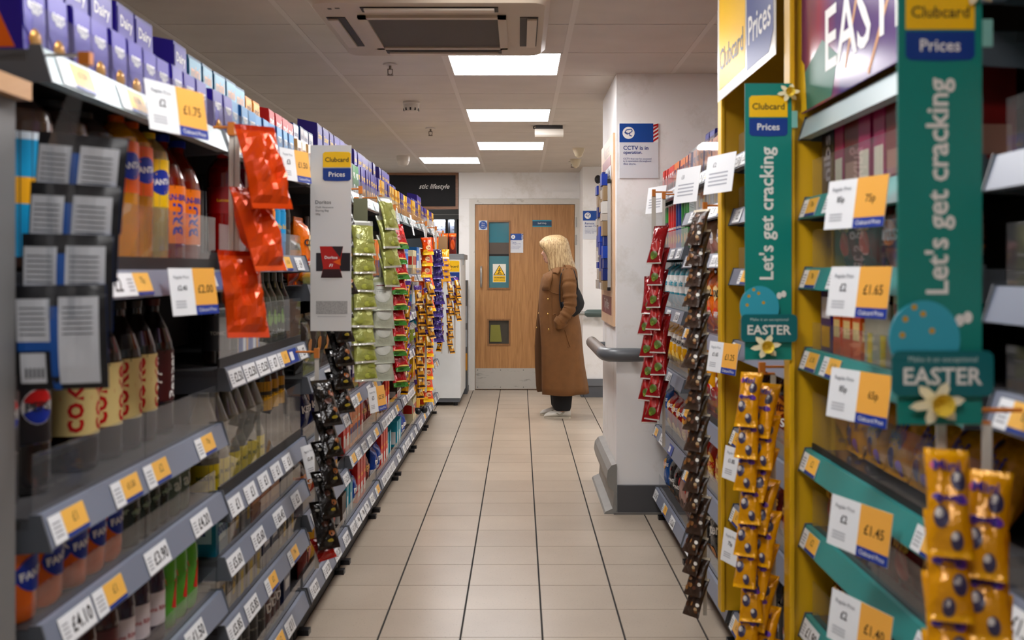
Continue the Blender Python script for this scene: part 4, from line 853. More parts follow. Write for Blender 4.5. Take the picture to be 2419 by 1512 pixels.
bag('h_gback', 'grey-green crisp bag hung back to front', .1, .155, .013, mat('#a6a894', .35, metal=.1, bump=.4, bs=45), ((.85, 1, mat('#8f9268', .3)),), ((0, .5, .82, .28, mat('#b9b9ae', .4)), (0, .72, .6, .02, P_('#6e3030')), (-.1, .6, .5, .012, P_('#6a6a66')), (-.1, .55, .5, .012, P_('#6a6a66')), (-.1, .5, .5, .012, P_('#6a6a66'))), (), 7, 8)
bag('h_pur', 'deep purple foil bag', .085, .15, .016, FOIL('#2a1650'), ((0, .15, FOIL('#4a3a7c')),), ((.3, .4, .3, .05, P_('#6a5aa0')), (-.3, .6, .3, .05, P_('#1c0f3a'))), (), 8, 9, wob=.3, facet=True)
bag('h_yel', 'bright yellow sweet bag', .11, .15, .014, FOIL('#dca41c'), ((.35, .5, FOIL('#efe6d8')), (0, .1, FOIL('#b5821a'))), ((.3, .25, .3, .06, P_('#6a4a8c')), (-.4, .7, .4, .08, P_('#f0c84a'))), (), 8, 9, wob=.2)
for q in range(3): bag('h_orange'+'abc'[q], 'glossy orange-red foil crisp bag', .11, .215, .03, mat('#d8450c', .2, metal=.25, bump=.3, bs=18), ((.93, 1, FOIL('#a8300f')),), (), (), 10, 13, wob=.3, seed=q+21, facet=True)
bag('h_tail', 'small dark red foil bag end', .09, .08, .014, FOIL('#7c1410'), ((0, .3, FOIL('#a82014')),), (), (), 7, 7, wob=.3, facet=True)

# ================================================================== SHELVING
SH = mat('#3d3b3c', .5, var=.05); SHD = mat('#1f1d1e', .6); RAILP = mat('#767d8e', .35); RAILE = mat('#53575e', .45); BACKP = mat('#1d1b1b', .7)
TEAL = P_('#147a73'); RAIL_TEAL = mat('#2c8a86', .35); RAIL_PALE = mat('#a9bcbf', .3)
YELM = mat('#d9a70c', .4); YELD = mat('#d9a70c', .5)
_tk = {}
SL = math.hypot(.018, .052)
def ticket(kind, text):
    k = (kind, text)
    if k in _tk: return _tk[k]
    b = MB(); h = .046
    if kind == 'w':
        w_ = .125 if len(text) > 3 else .11; b.box(0, w_, -.0012, 0, 0, h, CARDW); b.text(text, w_*.62, h*.5, BLACK, h=h*.62, wd=w_*.62, y=-.0017, bold=.016)
        for q in range(4): b.quad(w_*.05, w_*.22, h*(.2+.16*q), h*(.26+.16*q), -.0017, P_('#8d8f94'))
    elif kind == 'y':
        w_ = .13; b.box(0, w_, -.0012, 0, 0, h, CARDW); b.quad(w_*.34, w_, h*.16, h, -.0016, TICKY); b.quad(w_*.34, w_, 0, h*.16, -.0016, NAVY); b.text(text, w_*.67, h*.62, P_('#3a3020'), h=h*.35, wd=w_*.3, y=-.002)
        for q in range(4): b.quad(w_*.05, w_*.27, h*(.2+.16*q), h*(.26+.16*q), -.0017, P_('#8d8f94'))
    else:
        w_ = .12; b.box(0, w_, -.0012, 0, 0, h, P_('#2c4f9a')); b.quad(w_*.1, w_*.5, h*.2, h*.8, -.0017, CARDW)
    _tk[k] = (b.mesh('price_ticket'), w_); return _tk[k]
PR = ['£1', '£1.20', '£1.50', '£2', '£2.50', '£1.90', '£1.25', '70p', '£3', '£2.65', '£1.10', '£2.10']
rt = random.Random(11)
class Bay: pass
def bay(side, Yn, L, label, name_phrase, shelves, depth=.42, back=True, rail=None, guard_h=.075, yellow=False, topz=1.66):
    B = Bay(); B.side, B.L, B.Yn, B.phrase = side, L, Yn, name_phrase
    B.M = (T(-.74, Yn, 0) @ Rz(90)) if side < 0 else (T(.71, Yn + L, 0) @ Rz(-90))
    B.root = empty('shelving_bay', B.M); tag(B.root, label, 'shelving', 'left gondola bays' if side < 0 else 'right gondola bays')
    B.x = (lambda s: s) if side < 0 else (lambda s: L - s)
    b = MB(); b.box(0, L, depth, depth+.018, .1, topz-.01, BACKP); build(b, 'back_panel', B.root)
    b = MB(); b.box(.0, L, .06, .075, 0, .115, SHD); build(b, 'kick_plate', B.root)
    for x in (0, L-.03):
        b = MB(); b.box(x, x+.03, depth-.045, depth, .02, topz, RAILE); build(b, 'upright', B.root)
    for x in (.05, L-.09):
        b = MB(); b.box(x, x+.04, .02, .12, 0, .02, BLACK); build(b, 'foot', B.root)
    B.sh = []
    for i, sp in enumerate(shelves):
        z = sp['z']; dp = sp.get('d', depth); rl = sp.get('rail', rail or RAILP)
        b = MB(); b.box(.004, L-.004, .02, dp, z-.018, z, SH)
        for x in (.004, L-.007): b.add([(x, .03, z-.055), (x+.003, .03, z-.055), (x+.003, dp, z-.075), (x, dp, z-.075), (x, .02, z), (x+.003, .02, z), (x+.003, dp, z), (x, dp, z)], [(0,3,2,1), (1,2,6,5), (2,3,7,6), (3,0,4,7), (0,1,5,4), (4,5,6,7)], RAILE)
        s = build(b, 'shelf', B.root)
        b = MB(); b.yzprism([(0, z-.05), (.03, z-.05), (.03, z+.004), (.018, z+.004)], .006, L-.006, rl, ends=RAILE)
        for e0, e1 in ((.001, .006), (L-.006, L-.001)): b.yzprism([(-.003, z-.053), (.034, z-.053), (.034, z+.007), (.015, z+.007)], e0, e1, RAILE)
        build(b, 'price_rail', s)
        # tickets
        ang = math.atan2(.018, .052); Mr = T(0, -.0006, z-.046) @ Rx(-R(0)) @ Matrix.Rotation(-ang, 4, 'X')
        tk = sp.get('t')
        if tk is None:
            tk = []; s_ = .04 + rt.random()*.08
            while s_ < L - .1:
                tk.append((s_, rt.choice('wwwwyw'), rt.choice(PR))); s_ += rt.choice((.135, .14, .14, .2, .27))
        for s_, kd, tx in tk:
            me, w_ = ticket(kd, tx if kd == 'w' else rt.choice(('£1', '75p', '£2', '£1.50')))
            x0 = s_ if side < 0 else L - s_ - w_
            if x0 < .002 or x0 + w_ > L - .002: continue
            obj('price_ticket', me, s, T(x0, 0, 0) @ Mr)
        gh = sp.get('g', guard_h)
        if gh:
            db = sp.get('db', 0)
            b = MB()
            if db: b.box(.01, L-.01, .031, .036, z, z+db, SHD); build(b, 'guard_base', s); b = MB()
            b.box(.012, L/2-.003, .032, .0345, z+db, z+db+gh, CLEAR); b.box(L/2+.003, L-.012, .032, .0345, z+db, z+db+gh, CLEAR); build(b, 'front_guard', s)
        B.sh.append(z)
    return B
DEPTHW = ['top shelf', 'second shelf', 'third shelf', 'fourth shelf', 'fifth shelf', 'sixth shelf', 'seventh shelf', 'eighth shelf']
CNT = {}
def lay(B, si, items, s0=.02, inset=.045, rowname=None, jit=.006, ang=2.2, dz=0.0, seed=None, lean=0):
    """stand products along a shelf from its near end; items: (key, count[, gap])"""
    rg = random.Random(hash((B.phrase, si, rowname or '', seed or 0)) % 99991 if False else (len(B.phrase)*131 + si*17 + (len(rowname) if rowname else 0)*7 + (seed or 0)))
    s = s0; z = B.sh[si] + dz + .0005
    for it in items:
        if it[0] is None: s += it[1]; continue
        key, n = it[0], it[1]; p = PROTO[key]; gap = (it[2] if len(it) > 2 else .007) + (.004 if p['cat'] in ('carton', 'egg box', 'snack bag') else 0)
        above = [q_ for q_ in B.sh if q_ > B.sh[si] + .05]; room = (min(above) - .026 - z) if above else 9; ksc = min(1.0, room / p['h'])
        for q in range(n):
            if s + p['w'] > B.L - .002: break
            x = B.x(s + p['w']/2); yj = inset + rg.uniform(0, jit)
            M = B.M @ T(x, yj, z) @ Rz(rg.uniform(-ang, ang)) @ (Rx(-lean) if lean else Matrix.Identity(4)) @ Matrix.Scale(ksc, 4)
            k = (p['desc'], B.phrase, si, rowname); c = CNT.get(k, 0); CNT[k] = c + 1
            lab = '%s, %s %s %s of %s' % (p['desc'], ordw(c), ('in ' + rowname + ',') if rowname else 'on', DEPTHW[si] if B.sh[si] > .25 else 'base shelf', B.phrase)
            place(key, M, lab, '%s on the %s of the %s' % (p['cat'] + 's', DEPTHW[min(si, 6)], B.phrase))
            s += p['w'] + gap

W = lambda s, t: (s, 'w', t)
Y_ = lambda s: (s, 'y', '')
# ---- left bays (distance s runs away from the camera)
A = bay(-1, 1.62, 1.0, 'nearest left shelving bay stocked with bottled soft drinks', 'first left bay', [
    dict(z=1.668, rail=RAIL_PALE, t=[Y_(.05), Y_(.3), Y_(.62), Y_(.9)]),
    dict(z=1.315, g=.105, db=.03, t=[W(.22, '£2'), Y_(.33), Y_(.7), (.85, 'b', '')]),
    dict(z=.925, g=.1, t=[Y_(.02), Y_(.27), Y_(.435), Y_(.76)]),
    dict(z=.75, g=.06, t=[W(.055, '£4.10'), Y_(.19), W(.44, '£3.90'), W(.73, '£4.20')]),
    dict(z=.50, g=.06), dict(z=.18)])
lay(A, 0, [('e1', 12, .005)], rowname='front row'); lay(A, 0, [(None, .02), ('t1', 8, .01)], inset=.15, rowname='back row')
lay(A, 1, [('blue', 3, .008), ('fanta', 2, .004), ('lemon', 1, .012), ('irn', 2), ('luco', 2)], s0=.04)
lay(A, 2, [('pepsi', 2, .012), (None, .10), ('coke', 4, .006), ('drp', 1, .006)], s0=.03, inset=.09)
lay(A, 3, [('pkfanta', 1, .008), ('pkfanta2', 1, .008), ('pkdkg', 1, .01), ('pkgrey', 1), ('pkdrp', 1)], s0=.01)
lay(A, 4, [('wine', 3), ('ribena', 3), ('pkgreen', 1, .01), ('pkred', 1), ('wine', 2)], s0=.15)
lay(A, 5, [('dark', 9)], s0=.1)
Bb = bay(-1, 2.63, 1.0, 'second left shelving bay of mixers, cans and bottles', 'second left bay', [
    dict(z=1.668, rail=RAIL_PALE, t=[Y_(.05), Y_(.3), Y_(.66), Y_(.82)]),
    dict(z=1.362, g=.075, t=[W(.25, '£2'), W(.42, '£2'), Y_(.6), W(.8, '£4')]),
    dict(z=1.06, g=.13, db=.03, t=[W(.02, '£2.50'), W(.16, '£2.50'), W(.30, '£2.50'), W(.44, '£7'), Y_(.56), (.70, 'b', ''), W(.85, '£5')]),
    dict(z=.725, g=.16, db=.035, t=[W(.02, '£1'), W(.17, '£1'), W(.32, '£1'), W(.47, '£1'), W(.62, '£1')]),
    dict(z=.575, g=.06, t=[W(.01, '£5.60'), W(.25, '£5.60'), W(.5, '£6.45'), W(.75, '£3')]),
    dict(z=.40, g=.06, t=[W(.01, '£5.85'), W(.18, '£5.85'), Y_(.4), Y_(.7)]), dict(z=.182, g=.05, t=[Y_(.5), W(.66, '£11')])])
lay(Bb, 0, [('e1', 2), ('e2', 10)], rowname='front row'); lay(Bb, 0, [(None, .02), ('t1', 1), ('t2', 5), ('t3', 3), ('t4', 1)], inset=.15, rowname='back row')
lay(Bb, 1, [(None, .1), ('luco', 1), ('purple', 2), ('orange', 3), ('aqua', 2), ('dark', 4), ('luco', 1)], s0=.1)
lay(Bb, 2, [('dark', 2), ('c_blue', 2), ('green', 4), ('dark', 2), ('redbag', 1)], s0=.12)
lay(Bb, 3, [('clear', 4), ('clear', 2), ('schw', 3), ('dark', 4)], s0=.03)
lay(Bb, 4, [('c_teal', 1), ('c_grey', 2), ('c_brown', 3), ('c_navy', 2)], s0=.03)
lay(Bb, 5, [('c_grey', 2), ('c_stripe', 3), ('c_navy', 2), ('c_grey', 2)], s0=.03)
lay(Bb, 6, [('pkblk', 1), ('dark', 4), ('pkdrp', 1), ('c_navy', 2)], s0=.05)
C = bay(-1, 3.65, .88, 'third left shelving bay with crisp bags behind the white card', 'third left bay', [
    dict(z=1.668, rail=RAIL_PALE), dict(z=1.26), dict(z=.93), dict(z=.693, g=.06, t=[W(.1, '£1.15'), W(.3, '£2.50'), W(.72, '£1.90')]), dict(z=.44, g=.06, t=[W(.05, '£2.85'), W(.3, '£2.65'), W(.72, '£2.50')]), dict(z=.182, g=.05, t=[W(.03, '£1.20'), W(.27, '£1.20'), W(.5, '£1.20'), W(.72, '£1.20')])])
lay(C, 0, [('e3', 5), ('e4', 6)], rowname='front row'); lay(C, 0, [('t4', 4), ('t5', 5)], inset=.15, rowname='back row')
lay(C, 1, [('giant', 1), ('dorit', 1), ('dark', 3), ('greenbag', 3)], s0=.1, inset=.07)
lay(C, 2, [('silver', 4)], s0=.12); lay(C, 3, [('kettle', 3), ('kettle', 1), ('c_red', 1)], s0=.1)
lay(C, 4, [('giant', 3), ('c_orange', 3), ('c_pur', 1)], s0=.04); lay(C, 5, [('redbag', 1), ('yelbag', 2), ('redbag', 2)], s0=.12)
D = bay(-1, 4.54, .98, 'fourth left shelving bay with red and orange snack boxes', 'fourth left bay', [
    dict(z=1.668, rail=RAIL_PALE), dict(z=1.27), dict(z=.99), dict(z=.745, t=[W(.02, '£3.10'), Y_(.16), W(.5, '£3.50'), Y_(.7)]), dict(z=.49, t=[Y_(.01), W(.16, '£1.10'), W(.34, '£1.25'), W(.52, '£1.70'), Y_(.75)]), dict(z=.182, t=[W(.02, '£1.10'), W(.16, '50p'), W(.3, '70p'), W(.43, '70p'), W(.6, '£2.10'), Y_(.8)])])
lay(D, 0, [('e6', 5), ('e5', 6)], rowname='front row'); lay(D, 0, [('t6', 6)], inset=.15, rowname='back row')
lay(D, 1, [('redbag', 2), ('c_red', 1), ('c_orange', 3), ('c_white', 4)], s0=.2); lay(D, 2, [('blubag2', 2), ('redbag', 2), ('brownbag', 2)], s0=.1)
lay(D, 3, [('c_pur', 4), ('c_kit', 4), ('brownbag', 2)], s0=.08); lay(D, 4, [('c_red', 2), ('c_orange', 4), ('c_red', 1), ('redbag', 2)], s0=.04)
lay(D, 5, [('c_kraft', 1), ('c_tea', 2), ('blubag2', 1), ('c_red', 3), ('redbag', 1)], s0=.02)
zz = [1.668, 1.28, 1.02, .76, .49, .182]
FILL = {
 'fifth': (5.53, ['e5', 'e7'], ['t6', 't6'], [('c_orange', 3), ('c_white', 4), ('c_sky', 2)], [('greenbag', 3), ('c_kit', 3)], [('brownbag', 3), ('c_gold', 3)], [('c_gold', 4), ('c_red', 2)], [('blubag2', 2), ('c_red', 3), ('c_tea', 2)]),
 'sixth': (6.52, ['e7', 'e5'], ['t6', 't8'], [('c_white', 3), ('c_olive', 3), ('c_sky', 4)], [('c_cream', 4), ('greenbag', 3)], [('c_red', 3), ('c_cream', 4)], [('c_kraft', 3), ('brownbag', 2)], [('c_tea', 3), ('blubag2', 2)]),
 'seventh': (7.51, ['e7', 'e5'], ['t9', 't9'], [('c_cream', 4), ('c_sky', 3), ('c_white', 4)], [('c_white', 5), ('c_red', 3)], [('greenbag', 3), ('c_tea', 4)], [('c_yel', 4), ('c_cream', 4)], [('c_cream', 4), ('c_yel', 3)]),
 'eighth': (8.5, ['e5', 'e7'], ['t8', 't6'], [('c_red', 4), ('c_sky', 4), ('c_cream', 3)], [('c_cream', 4), ('c_red', 4)], [('c_tea', 4), ('c_pink', 4)], [('c_white', 4), ('c_cream', 4)], [('c_yel', 4), ('c_brick', 4)]),
}
for nm, (Yn, fr, bk_, s1, s2, s3, s4, s5) in FILL.items():
    Bx = bay(-1, Yn, .98, '%s left shelving bay%s' % (nm, {'fifth': ' behind the red and green sweet strip', 'sixth': ' with blue and white biscuit boxes', 'seventh': ' with tall yellow egg boxes on top', 'eighth': ', the furthest, against the white end unit'}[nm]), nm + ' left bay', [dict(z=z, rail=RAIL_PALE) if q == 0 else dict(z=z, g=.05) for q, z in enumerate(zz)])
    lay(Bx, 0, [(fr[0], 3), (fr[1], 3)]*3, rowname='front row'); lay(Bx, 0, [(bk_[0], 4), (bk_[1], 4)], inset=.15, rowname='back row')
    for q, it in enumerate((s1, s2, s3, s4, s5)): lay(Bx, q+1, it, s0=.06)

# ---- right bays
R1 = bay(1, 4.53, .97, 'right shelving bay against the pillar with crisp tubes', 'bay against pillar', [
    dict(z=1.705), dict(z=1.415, g=.09), dict(z=1.125), dict(z=.825, t=[Y_(.83), W(.6, '£1.25'), W(.35, '£1.85')]), dict(z=.485, g=.13, t=[Y_(.83), W(.6, '£2.15'), (.3, 'b', '')]), dict(z=.152, t=[W(.83, '£1.65'), Y_(.5), W(.25, '£2.65')])])
lay(R1, 0, [('e9', 6), ('e8', 7)], rowname='front row'); lay(R1, 0, [(None, .05), ('t8', 2), ('t7', 3)], inset=.15, rowname='back row')
lay(R1, 1, [('tube_g', 3), ('tube_b', 2), ('tube_r', 3), ('tube_p', 2)], s0=.1); lay(R1, 2, [('teal', 5)], s0=.1)
lay(R1, 3, [('popc', 6)], s0=.05); lay(R1, 4, [('hula', 2), ('walkr', 3), ('walkb', 1)], s0=.02); lay(R1, 5, [('pink', 2), ('senst', 2), ('walkb', 1)], s0=.06)
R2 = bay(1, 3.55, .97, 'right shelving bay of big crisp bags beside the yellow post', 'bay beside post', [
    dict(z=1.705, g=.13), dict(z=1.56), dict(z=1.375, g=.06), dict(z=1.065, t=[Y_(.82), Y_(.62), W(.42, '£1.35')]), dict(z=.725, t=[Y_(.83), W(.5, '£2.45')], g=.1, db=.03), dict(z=.45, t=[Y_(.82), W(.4, '£2.65')]), dict(z=.152, t=[W(.75, '£2.65'), W(.5, '£2.65')])])
lay(R2, 0, [('e9', 12)], rowname='front row'); lay(R2, 0, [('t8', 8)], inset=.15, rowname='back row')
lay(R2, 1, [('c_grey', 7)], s0=.1); lay(R2, 2, [('paper', 7)], s0=.06, dz=-.02 if False else 0); lay(R2, 3, [('bluebag', 2), ('dorit', 4)], s0=.1)
lay(R2, 4, [('roys', 1), ('skips', 3)], s0=.1); lay(R2, 5, [('hula', 6)], s0=.03); lay(R2, 6, [('roys', 4), ('pink', 1)], s0=.05)
R3 = bay(1, 2.66, .84, 'yellow framed promotional bay under the club price banner', 'far yellow bay', [
    dict(z=1.70), dict(z=1.52), dict(z=1.318), dict(z=1.075, t=[Y_(.7)]), dict(z=.777, t=[Y_(.70), (.57, 'b', '')], g=.09), dict(z=.517, t=[Y_(.70), (.57, 'b', '')], g=.09), dict(z=.152, g=.0, t=[Y_(.70), (.55, 'b', ''), Y_(.3)])], yellow=True, topz=1.9)
lay(R3, 0, [('brownbag', 4), ('redbag', 1)], s0=.15); lay(R3, 1, [('brownbag', 5)], s0=.05); lay(R3, 2, [('redbag', 3), ('brownbag', 2)], s0=.05); lay(R3, 3, [('c_kit', 7), ('redbag', 2)], s0=.05)
lay(R3, 4, [('wotsit', 5)], s0=.04, inset=.06); lay(R3, 5, [('redbag', 5)], s0=.04); lay(R3, 6, [('pepsis', 10, .006)], s0=.04)
R4 = bay(1, 1.64, .98, 'nearest yellow framed bay of Easter sweets with teal shelf strips', 'near yellow bay', [
    dict(z=1.70, rail=RAIL_PALE, t=[], g=0), dict(z=1.497, t=[Y_(.84), Y_(.65), Y_(.1)], g=.1), dict(z=1.32, t=[Y_(.84), Y_(.62), Y_(.1)], g=.1), dict(z=1.116, t=[Y_(.84), Y_(.67), Y_(.1)], g=.07), dict(z=.86, t=[Y_(.84), Y_(.1)], g=.13, db=.02), dict(z=.667, t=[Y_(.84), Y_(.1)], g=.1), dict(z=.44, g=.09), dict(z=.152)], rail=RAIL_TEAL, yellow=True, topz=2.3)
lay(R4, 1, [('c_brick', 4), ('c_pink', 2), ('c_brick', 1), ('c_pink', 1), ('c_dk', 2)], s0=.1); lay(R4, 2, [('brownbag', 3), ('redbag', 3)], s0=.1); lay(R4, 3, [('c_red', 1), ('c_cream', 1), ('c_stripe', 2), ('c_kit', 3), ('c_pur', 2)], s0=.3)
lay(R4, 4, [('eggbag', 6)], s0=.06, inset=.06, lean=25, dz=.03); lay(R4, 5, [('redbag', 6)], s0=.04); lay(R4, 6, [('c_navy', 3), ('brownbag', 2), ('redbag', 2)], s0=.1); lay(R4, 7, [('c_dk', 4), ('redbag', 2)], s0=.1)
R5 = bay(1, .62, .96, 'dark end bay at the right picture edge with orange packs', 'rightmost end bay', [
    dict(z=1.78, g=.0), dict(z=1.49, g=.09), dict(z=1.29, g=.1), dict(z=1.13), dict(z=.83), dict(z=.6), dict(z=.36), dict(z=.152)], topz=2.1)
lay(R5, 1, [('c_tea', 4), ('c_kit', 4), ('c_tea', 3)], s0=.1); lay(R5, 2, [('dorit', 1), ('popc', 1), ('dorit', 3)][:1] if False else [('c_kit', 8)], s0=.2); lay(R5, 3, [('c_kit', 4), ('c_navy', 2), ('c_kit', 3)], s0=.2); lay(R5, 4, [('c_brick', 8)], s0=.1); lay(R5, 5, [('c_kit', 8), ('c_navy', 2)], s0=.2); lay(R5, 6, [('c_brick', 8)], s0=.1)

# yellow promotional frames on the right
def yframe(Y, zt, label, hw=.03):
    b = MB(); o = empty('promotional_frame', T(.69, Y, 0)); tag(o, label, 'frame', 'yellow promotional frames')
    b.box(0, .42, -.012, .012, .155, zt, YELM); build(b, 'side_panel', o)
    b = MB(); b.box(-.006, .008, -.03, .03, .155, zt, YELM, ch=.003); build(b, 'front_flange', o)
    b = MB(); b.box(-.002, .05, .012, .03, zt-.02, zt, YELM); build(b, 'top_bracket', o); return o
yframe(3.525, 2.36, 'tall yellow metal frame upright further from the camera'); yframe(2.635, 2.36, 'tall yellow metal frame upright nearer the camera')
b = MB(); b.box(0, .02, 2.67, 3.49, 2.315, 2.36, YELM); tag(build(b, 'header_bar', None, T(.695, 0, 0)), 'yellow header bar joining the two frame uprights', 'frame')
# end panel at the left picture edge
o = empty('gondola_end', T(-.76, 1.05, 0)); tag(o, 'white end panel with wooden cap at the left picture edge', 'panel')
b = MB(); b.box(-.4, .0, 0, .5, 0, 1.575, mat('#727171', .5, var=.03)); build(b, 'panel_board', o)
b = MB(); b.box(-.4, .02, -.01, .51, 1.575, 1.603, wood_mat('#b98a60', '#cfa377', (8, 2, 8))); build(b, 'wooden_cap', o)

# ================================================================== LARGE PRICE CARDS hanging from the rails
ORC = mat('#f3b04a', .38)
def pcard(B, s, z, t1, t2, label, w_=.19, h=.1, tilt=8, plain=False, yaw=0):
    b = MB(); b.box(-w_/2, w_/2, -.0012, 0, -h, 0, CARDW)
    y = -.0017
    if not plain:
        b.quad(0, w_/2, -h*.8, -.0, y, ORC); b.quad(0, w_/2, -h, -h*.8, y, P_('#2c4a94'))
        b.text('Regular Price', -w_*.25, -h*.2, P_('#6a6f78'), wd=w_*.32, y=y-.0004); b.text(t1, -w_*.25, -h*.42, P_('#23252c'), wd=w_*.2, h=h*.16, y=y-.0004, bold=.012)
        b.text(t2, w_*.25, -h*.45, P_('#4a3a20'), wd=w_*.34, h=h*.2, y=y-.0004, bold=.012); b.text('Clubcard Price', w_*.25, -h*.9, WHITE, wd=w_*.4, y=y-.0004)
        for q in range(3): b.quad(-w_*.42, -w_*.2, -h*(.72+.06*q), -h*(.69+.06*q), y, P_('#b0b3b8'))
    else:
        b.text(t1, -w_*.2, -h*.25, P_('#50545c'), h=h*.12, y=y)
        for q in range(4): b.quad(-w_*.36, w_*.3, -h*(.5+.1*q), -h*(.46+.1*q), y, P_('#a8acb4'))
    yw = -18 if B.side < 0 else 18
    M = B.M @ T(B.x(s), -.012 - w_/2*math.sin(R(18)), z + .0) @ Rz(yw + yaw) @ Rx(-tilt)
    o = build(b, 'price_card', None, M); tag(o, label, 'price card', 'large hanging price cards'); return o
# right near bay
for s, z, a, c in ((.39, 1.50, '85p', '75p'), (.375, 1.325, '£2', '£1.65'), (.375, 1.12, '85p', '65p'), (.37, .862, '£2', '£1.45'), (.37, .67, '£2', '£1.40')):
    pcard(R4, s, z, a, c, 'white and orange price card reading %s, %s' % (c, {1.50: 'highest on the near yellow bay', 1.325: 'second highest on the near yellow bay', 1.12: 'third down on the near yellow bay', .862: 'second lowest on the near yellow bay', .67: 'lowest on the near yellow bay'}[z]), yaw=0)
for s, z, a, c, d in ((.70, 1.08, '£1.65', '£1.25', 'below the teal Easter strip'), (.44, .775, '£1.85', '£1.75', 'above the red snack bags'), (.46, .515, '75p', '50p', 'above the slim cola bottles')):
    pcard(R3, s, z, a, c, 'price card on the far yellow bay %s' % d)
pcard(R3, .74, 1.70, '£2', '£1', 'price card half hidden behind the further teal Easter strip', plain=True, h=.13)
pcard(R1, .45, 1.72, '£6', '', 'pale price card hung over the crisp tubes', plain=True, h=.13, w_=.2); pcard(R2, .5, 1.72, '£8', '', 'glossy price card hung beside the pillar crisp bay', plain=True, h=.14, w_=.2)
# left
pcard(A, .46, 1.69, '£2', '£1.75', 'price card under the purple egg boxes on nearest left bay', w_=.19, h=.1)
pcard(A, .58, 1.322, '£2.40', '£2.00', 'price card over the dark cola bottles', w_=.16, h=.1)
pcard(Bb, .56, 1.69, '£3', '£1.50', 'price card over the squash bottles on second left bay', w_=.17, h=.1)
pcard(Bb, .86, .73, '£2.10', '£1.50', 'tilted price card on the lower second left bay', w_=.17, h=.11, tilt=14)
pcard(D, .7, .995, '£2', '£1.50', 'price card beside the green crisp strip', w_=.18, h=.12); pcard(D, .45, .75, '£3', '£2.50', 'price card above the orange snack boxes', w_=.18, h=.12)
for Bx_, s, lab in ((D, .55, 'fourth'), ):
    pass
for Yc, lab in ((6.1, 'first'), (6.9, 'second'), (7.75, 'third'), (8.6, 'fourth')):
    b = MB(); b.box(-.05, .05, -.001, 0, -.14, 0, CARDW); b.text('Half Price', 0, -.04, P_('#50545c'), wd=.08, y=-.0016)
    for q in range(4): b.quad(-.035, .03, -(.06+.014*q), -(.056+.014*q), -.0016, P_('#a8acb4'))
    o = build(b, 'price_card', None, T(-.735, Yc, 1.685) @ Rz(90) @ Rx(-10)); tag(o, 'plain pale price card, %s of four along the far left top rail' % lab, 'price card', 'plain cards on the far left top rail')

# ================================================================== CLIP STRIPS AND THEIR BAGS
CLIPM = mat('#c9762a', .35); STRIPM = mat('#cfcac0', .3)
def strip(name_lab, top, length, bags, label_root, w_=.014, clear=True, facing=0, card=None):
    """top: world point of the clip; bags: list of (key, n, dz0, pitch, dx, dyaw, tilt)"""
    o = empty('clip_strip', T(*top)); tag(o, label_root, 'clip strip', 'hanging clip strips')
    for dxs in sorted({q_[4] for q_ in bags}):
        b = MB(); b.box(dxs-w_/2, dxs+w_/2, -.001, .001, -length, -.018, STRIPM); build(b, 'strip', o)
    arm = (-.745 if top[0] < 0 else .713) - top[0]; far_ = max([q_[4] for q_ in bags] + [0], key=abs) if len(bags) > 1 else 0
    b = MB(); b.box(-.008, .008, -.008, .008, -.02, .012, CLIPM); b.tube([(arm, 0, 0), (0, 0, 0)], .0035, CLIPM, 6)
    xs = [q_[4] for q_ in bags]; b.tube([(min(xs + [0])-.004, 0, -.018), (max(xs + [0])+.004, 0, -.018)], .003, CLIPM, 6); build(b, 'clip', o)
    if card:
        b = MB(); b.box(-card[0]/2, card[0]/2, -.0025, -.001, -.04-card[1], -.04, card[2]); build(b, 'header_card', o)
    rg = random.Random(len(label_root))
    for key, n, z0, pitch, dx_, yaw, tilt in bags:
        for q in range(n):
            kk = key if key in PROTO else key + 'ab'[rg.randrange(2)]
            tl = tilt if key in ('h_green', 'h_gback') else min(tilt, -26) if 'orange' not in kk else tilt
            p = PROTO[kk]
            M = T(*top) @ T(dx_ + rg.uniform(-.004, .004), -.003, -z0 - pitch*q) @ Rz(facing + yaw + rg.uniform(-9, 9)) @ Rx(tl + rg.uniform(-1.5, 1.5)) @ Ry(rg.uniform(-3, 3)) @ T(0, -p['d'] - .001, -p['h'])
            k = (p['desc'], name_lab); c = CNT.get(k, 0); CNT[k] = c+1
            place(kk, M, '%s, %s down on the %s' % (p['desc'], ordw(c), name_lab), '%s on the %s' % ('bags', name_lab), name='hanging_bag')
# left side
strip('orange foil strip', (-.70, 2.50, 1.665), .5, [('h_orangea', 1, .01, .1, .04, 30, -20), ('h_orangeb', 1, .16, .1, .012, 34, -20), ('h_orangec', 1, .31, .1, .0, 32, -16)], 'clear hanging strip holding orange foil crisp bags', facing=20)
strip('black foil strip', (-.685, 3.76, 1.64), .85, [('h_dark', 9, .02, .085, .0, 20, -16)], 'hanging strip of black chocolate bags by the white card', facing=25)
strip('lower black strip', (-.675, 3.42, 1.045), .72, [('h_dark', 5, .1, .1, .0, 20, -14), ('h_tail', 1, .62, .1, .0, 30, -30)], 'lower hanging strip of black bags', facing=25)
strip('green crisp strip', (-.675, 4.36, 1.66), .82, [('h_green', 8, .14, .075, .0, 10, -18)], 'hanging strip of pale green crisp bags', facing=15, card=(.06, .1, mat('#6a6c52', .5)))
strip('second green strip', (-.625, 4.62, 1.64), .8, [('h_green', 4, .0, .085, .01, 45, -18), ('h_gback', 5, .36, .078, .0, 10, -16)], 'second hanging strip of grey-green crisp bags beside the first', facing=8)
strip('red sweet strip', (-.685, 5.62, 1.66), .95, [('h_red', 10, .1, .083, .0, 20, -18)], 'hanging strip of red and green sweet bags', facing=12, w_=.022)
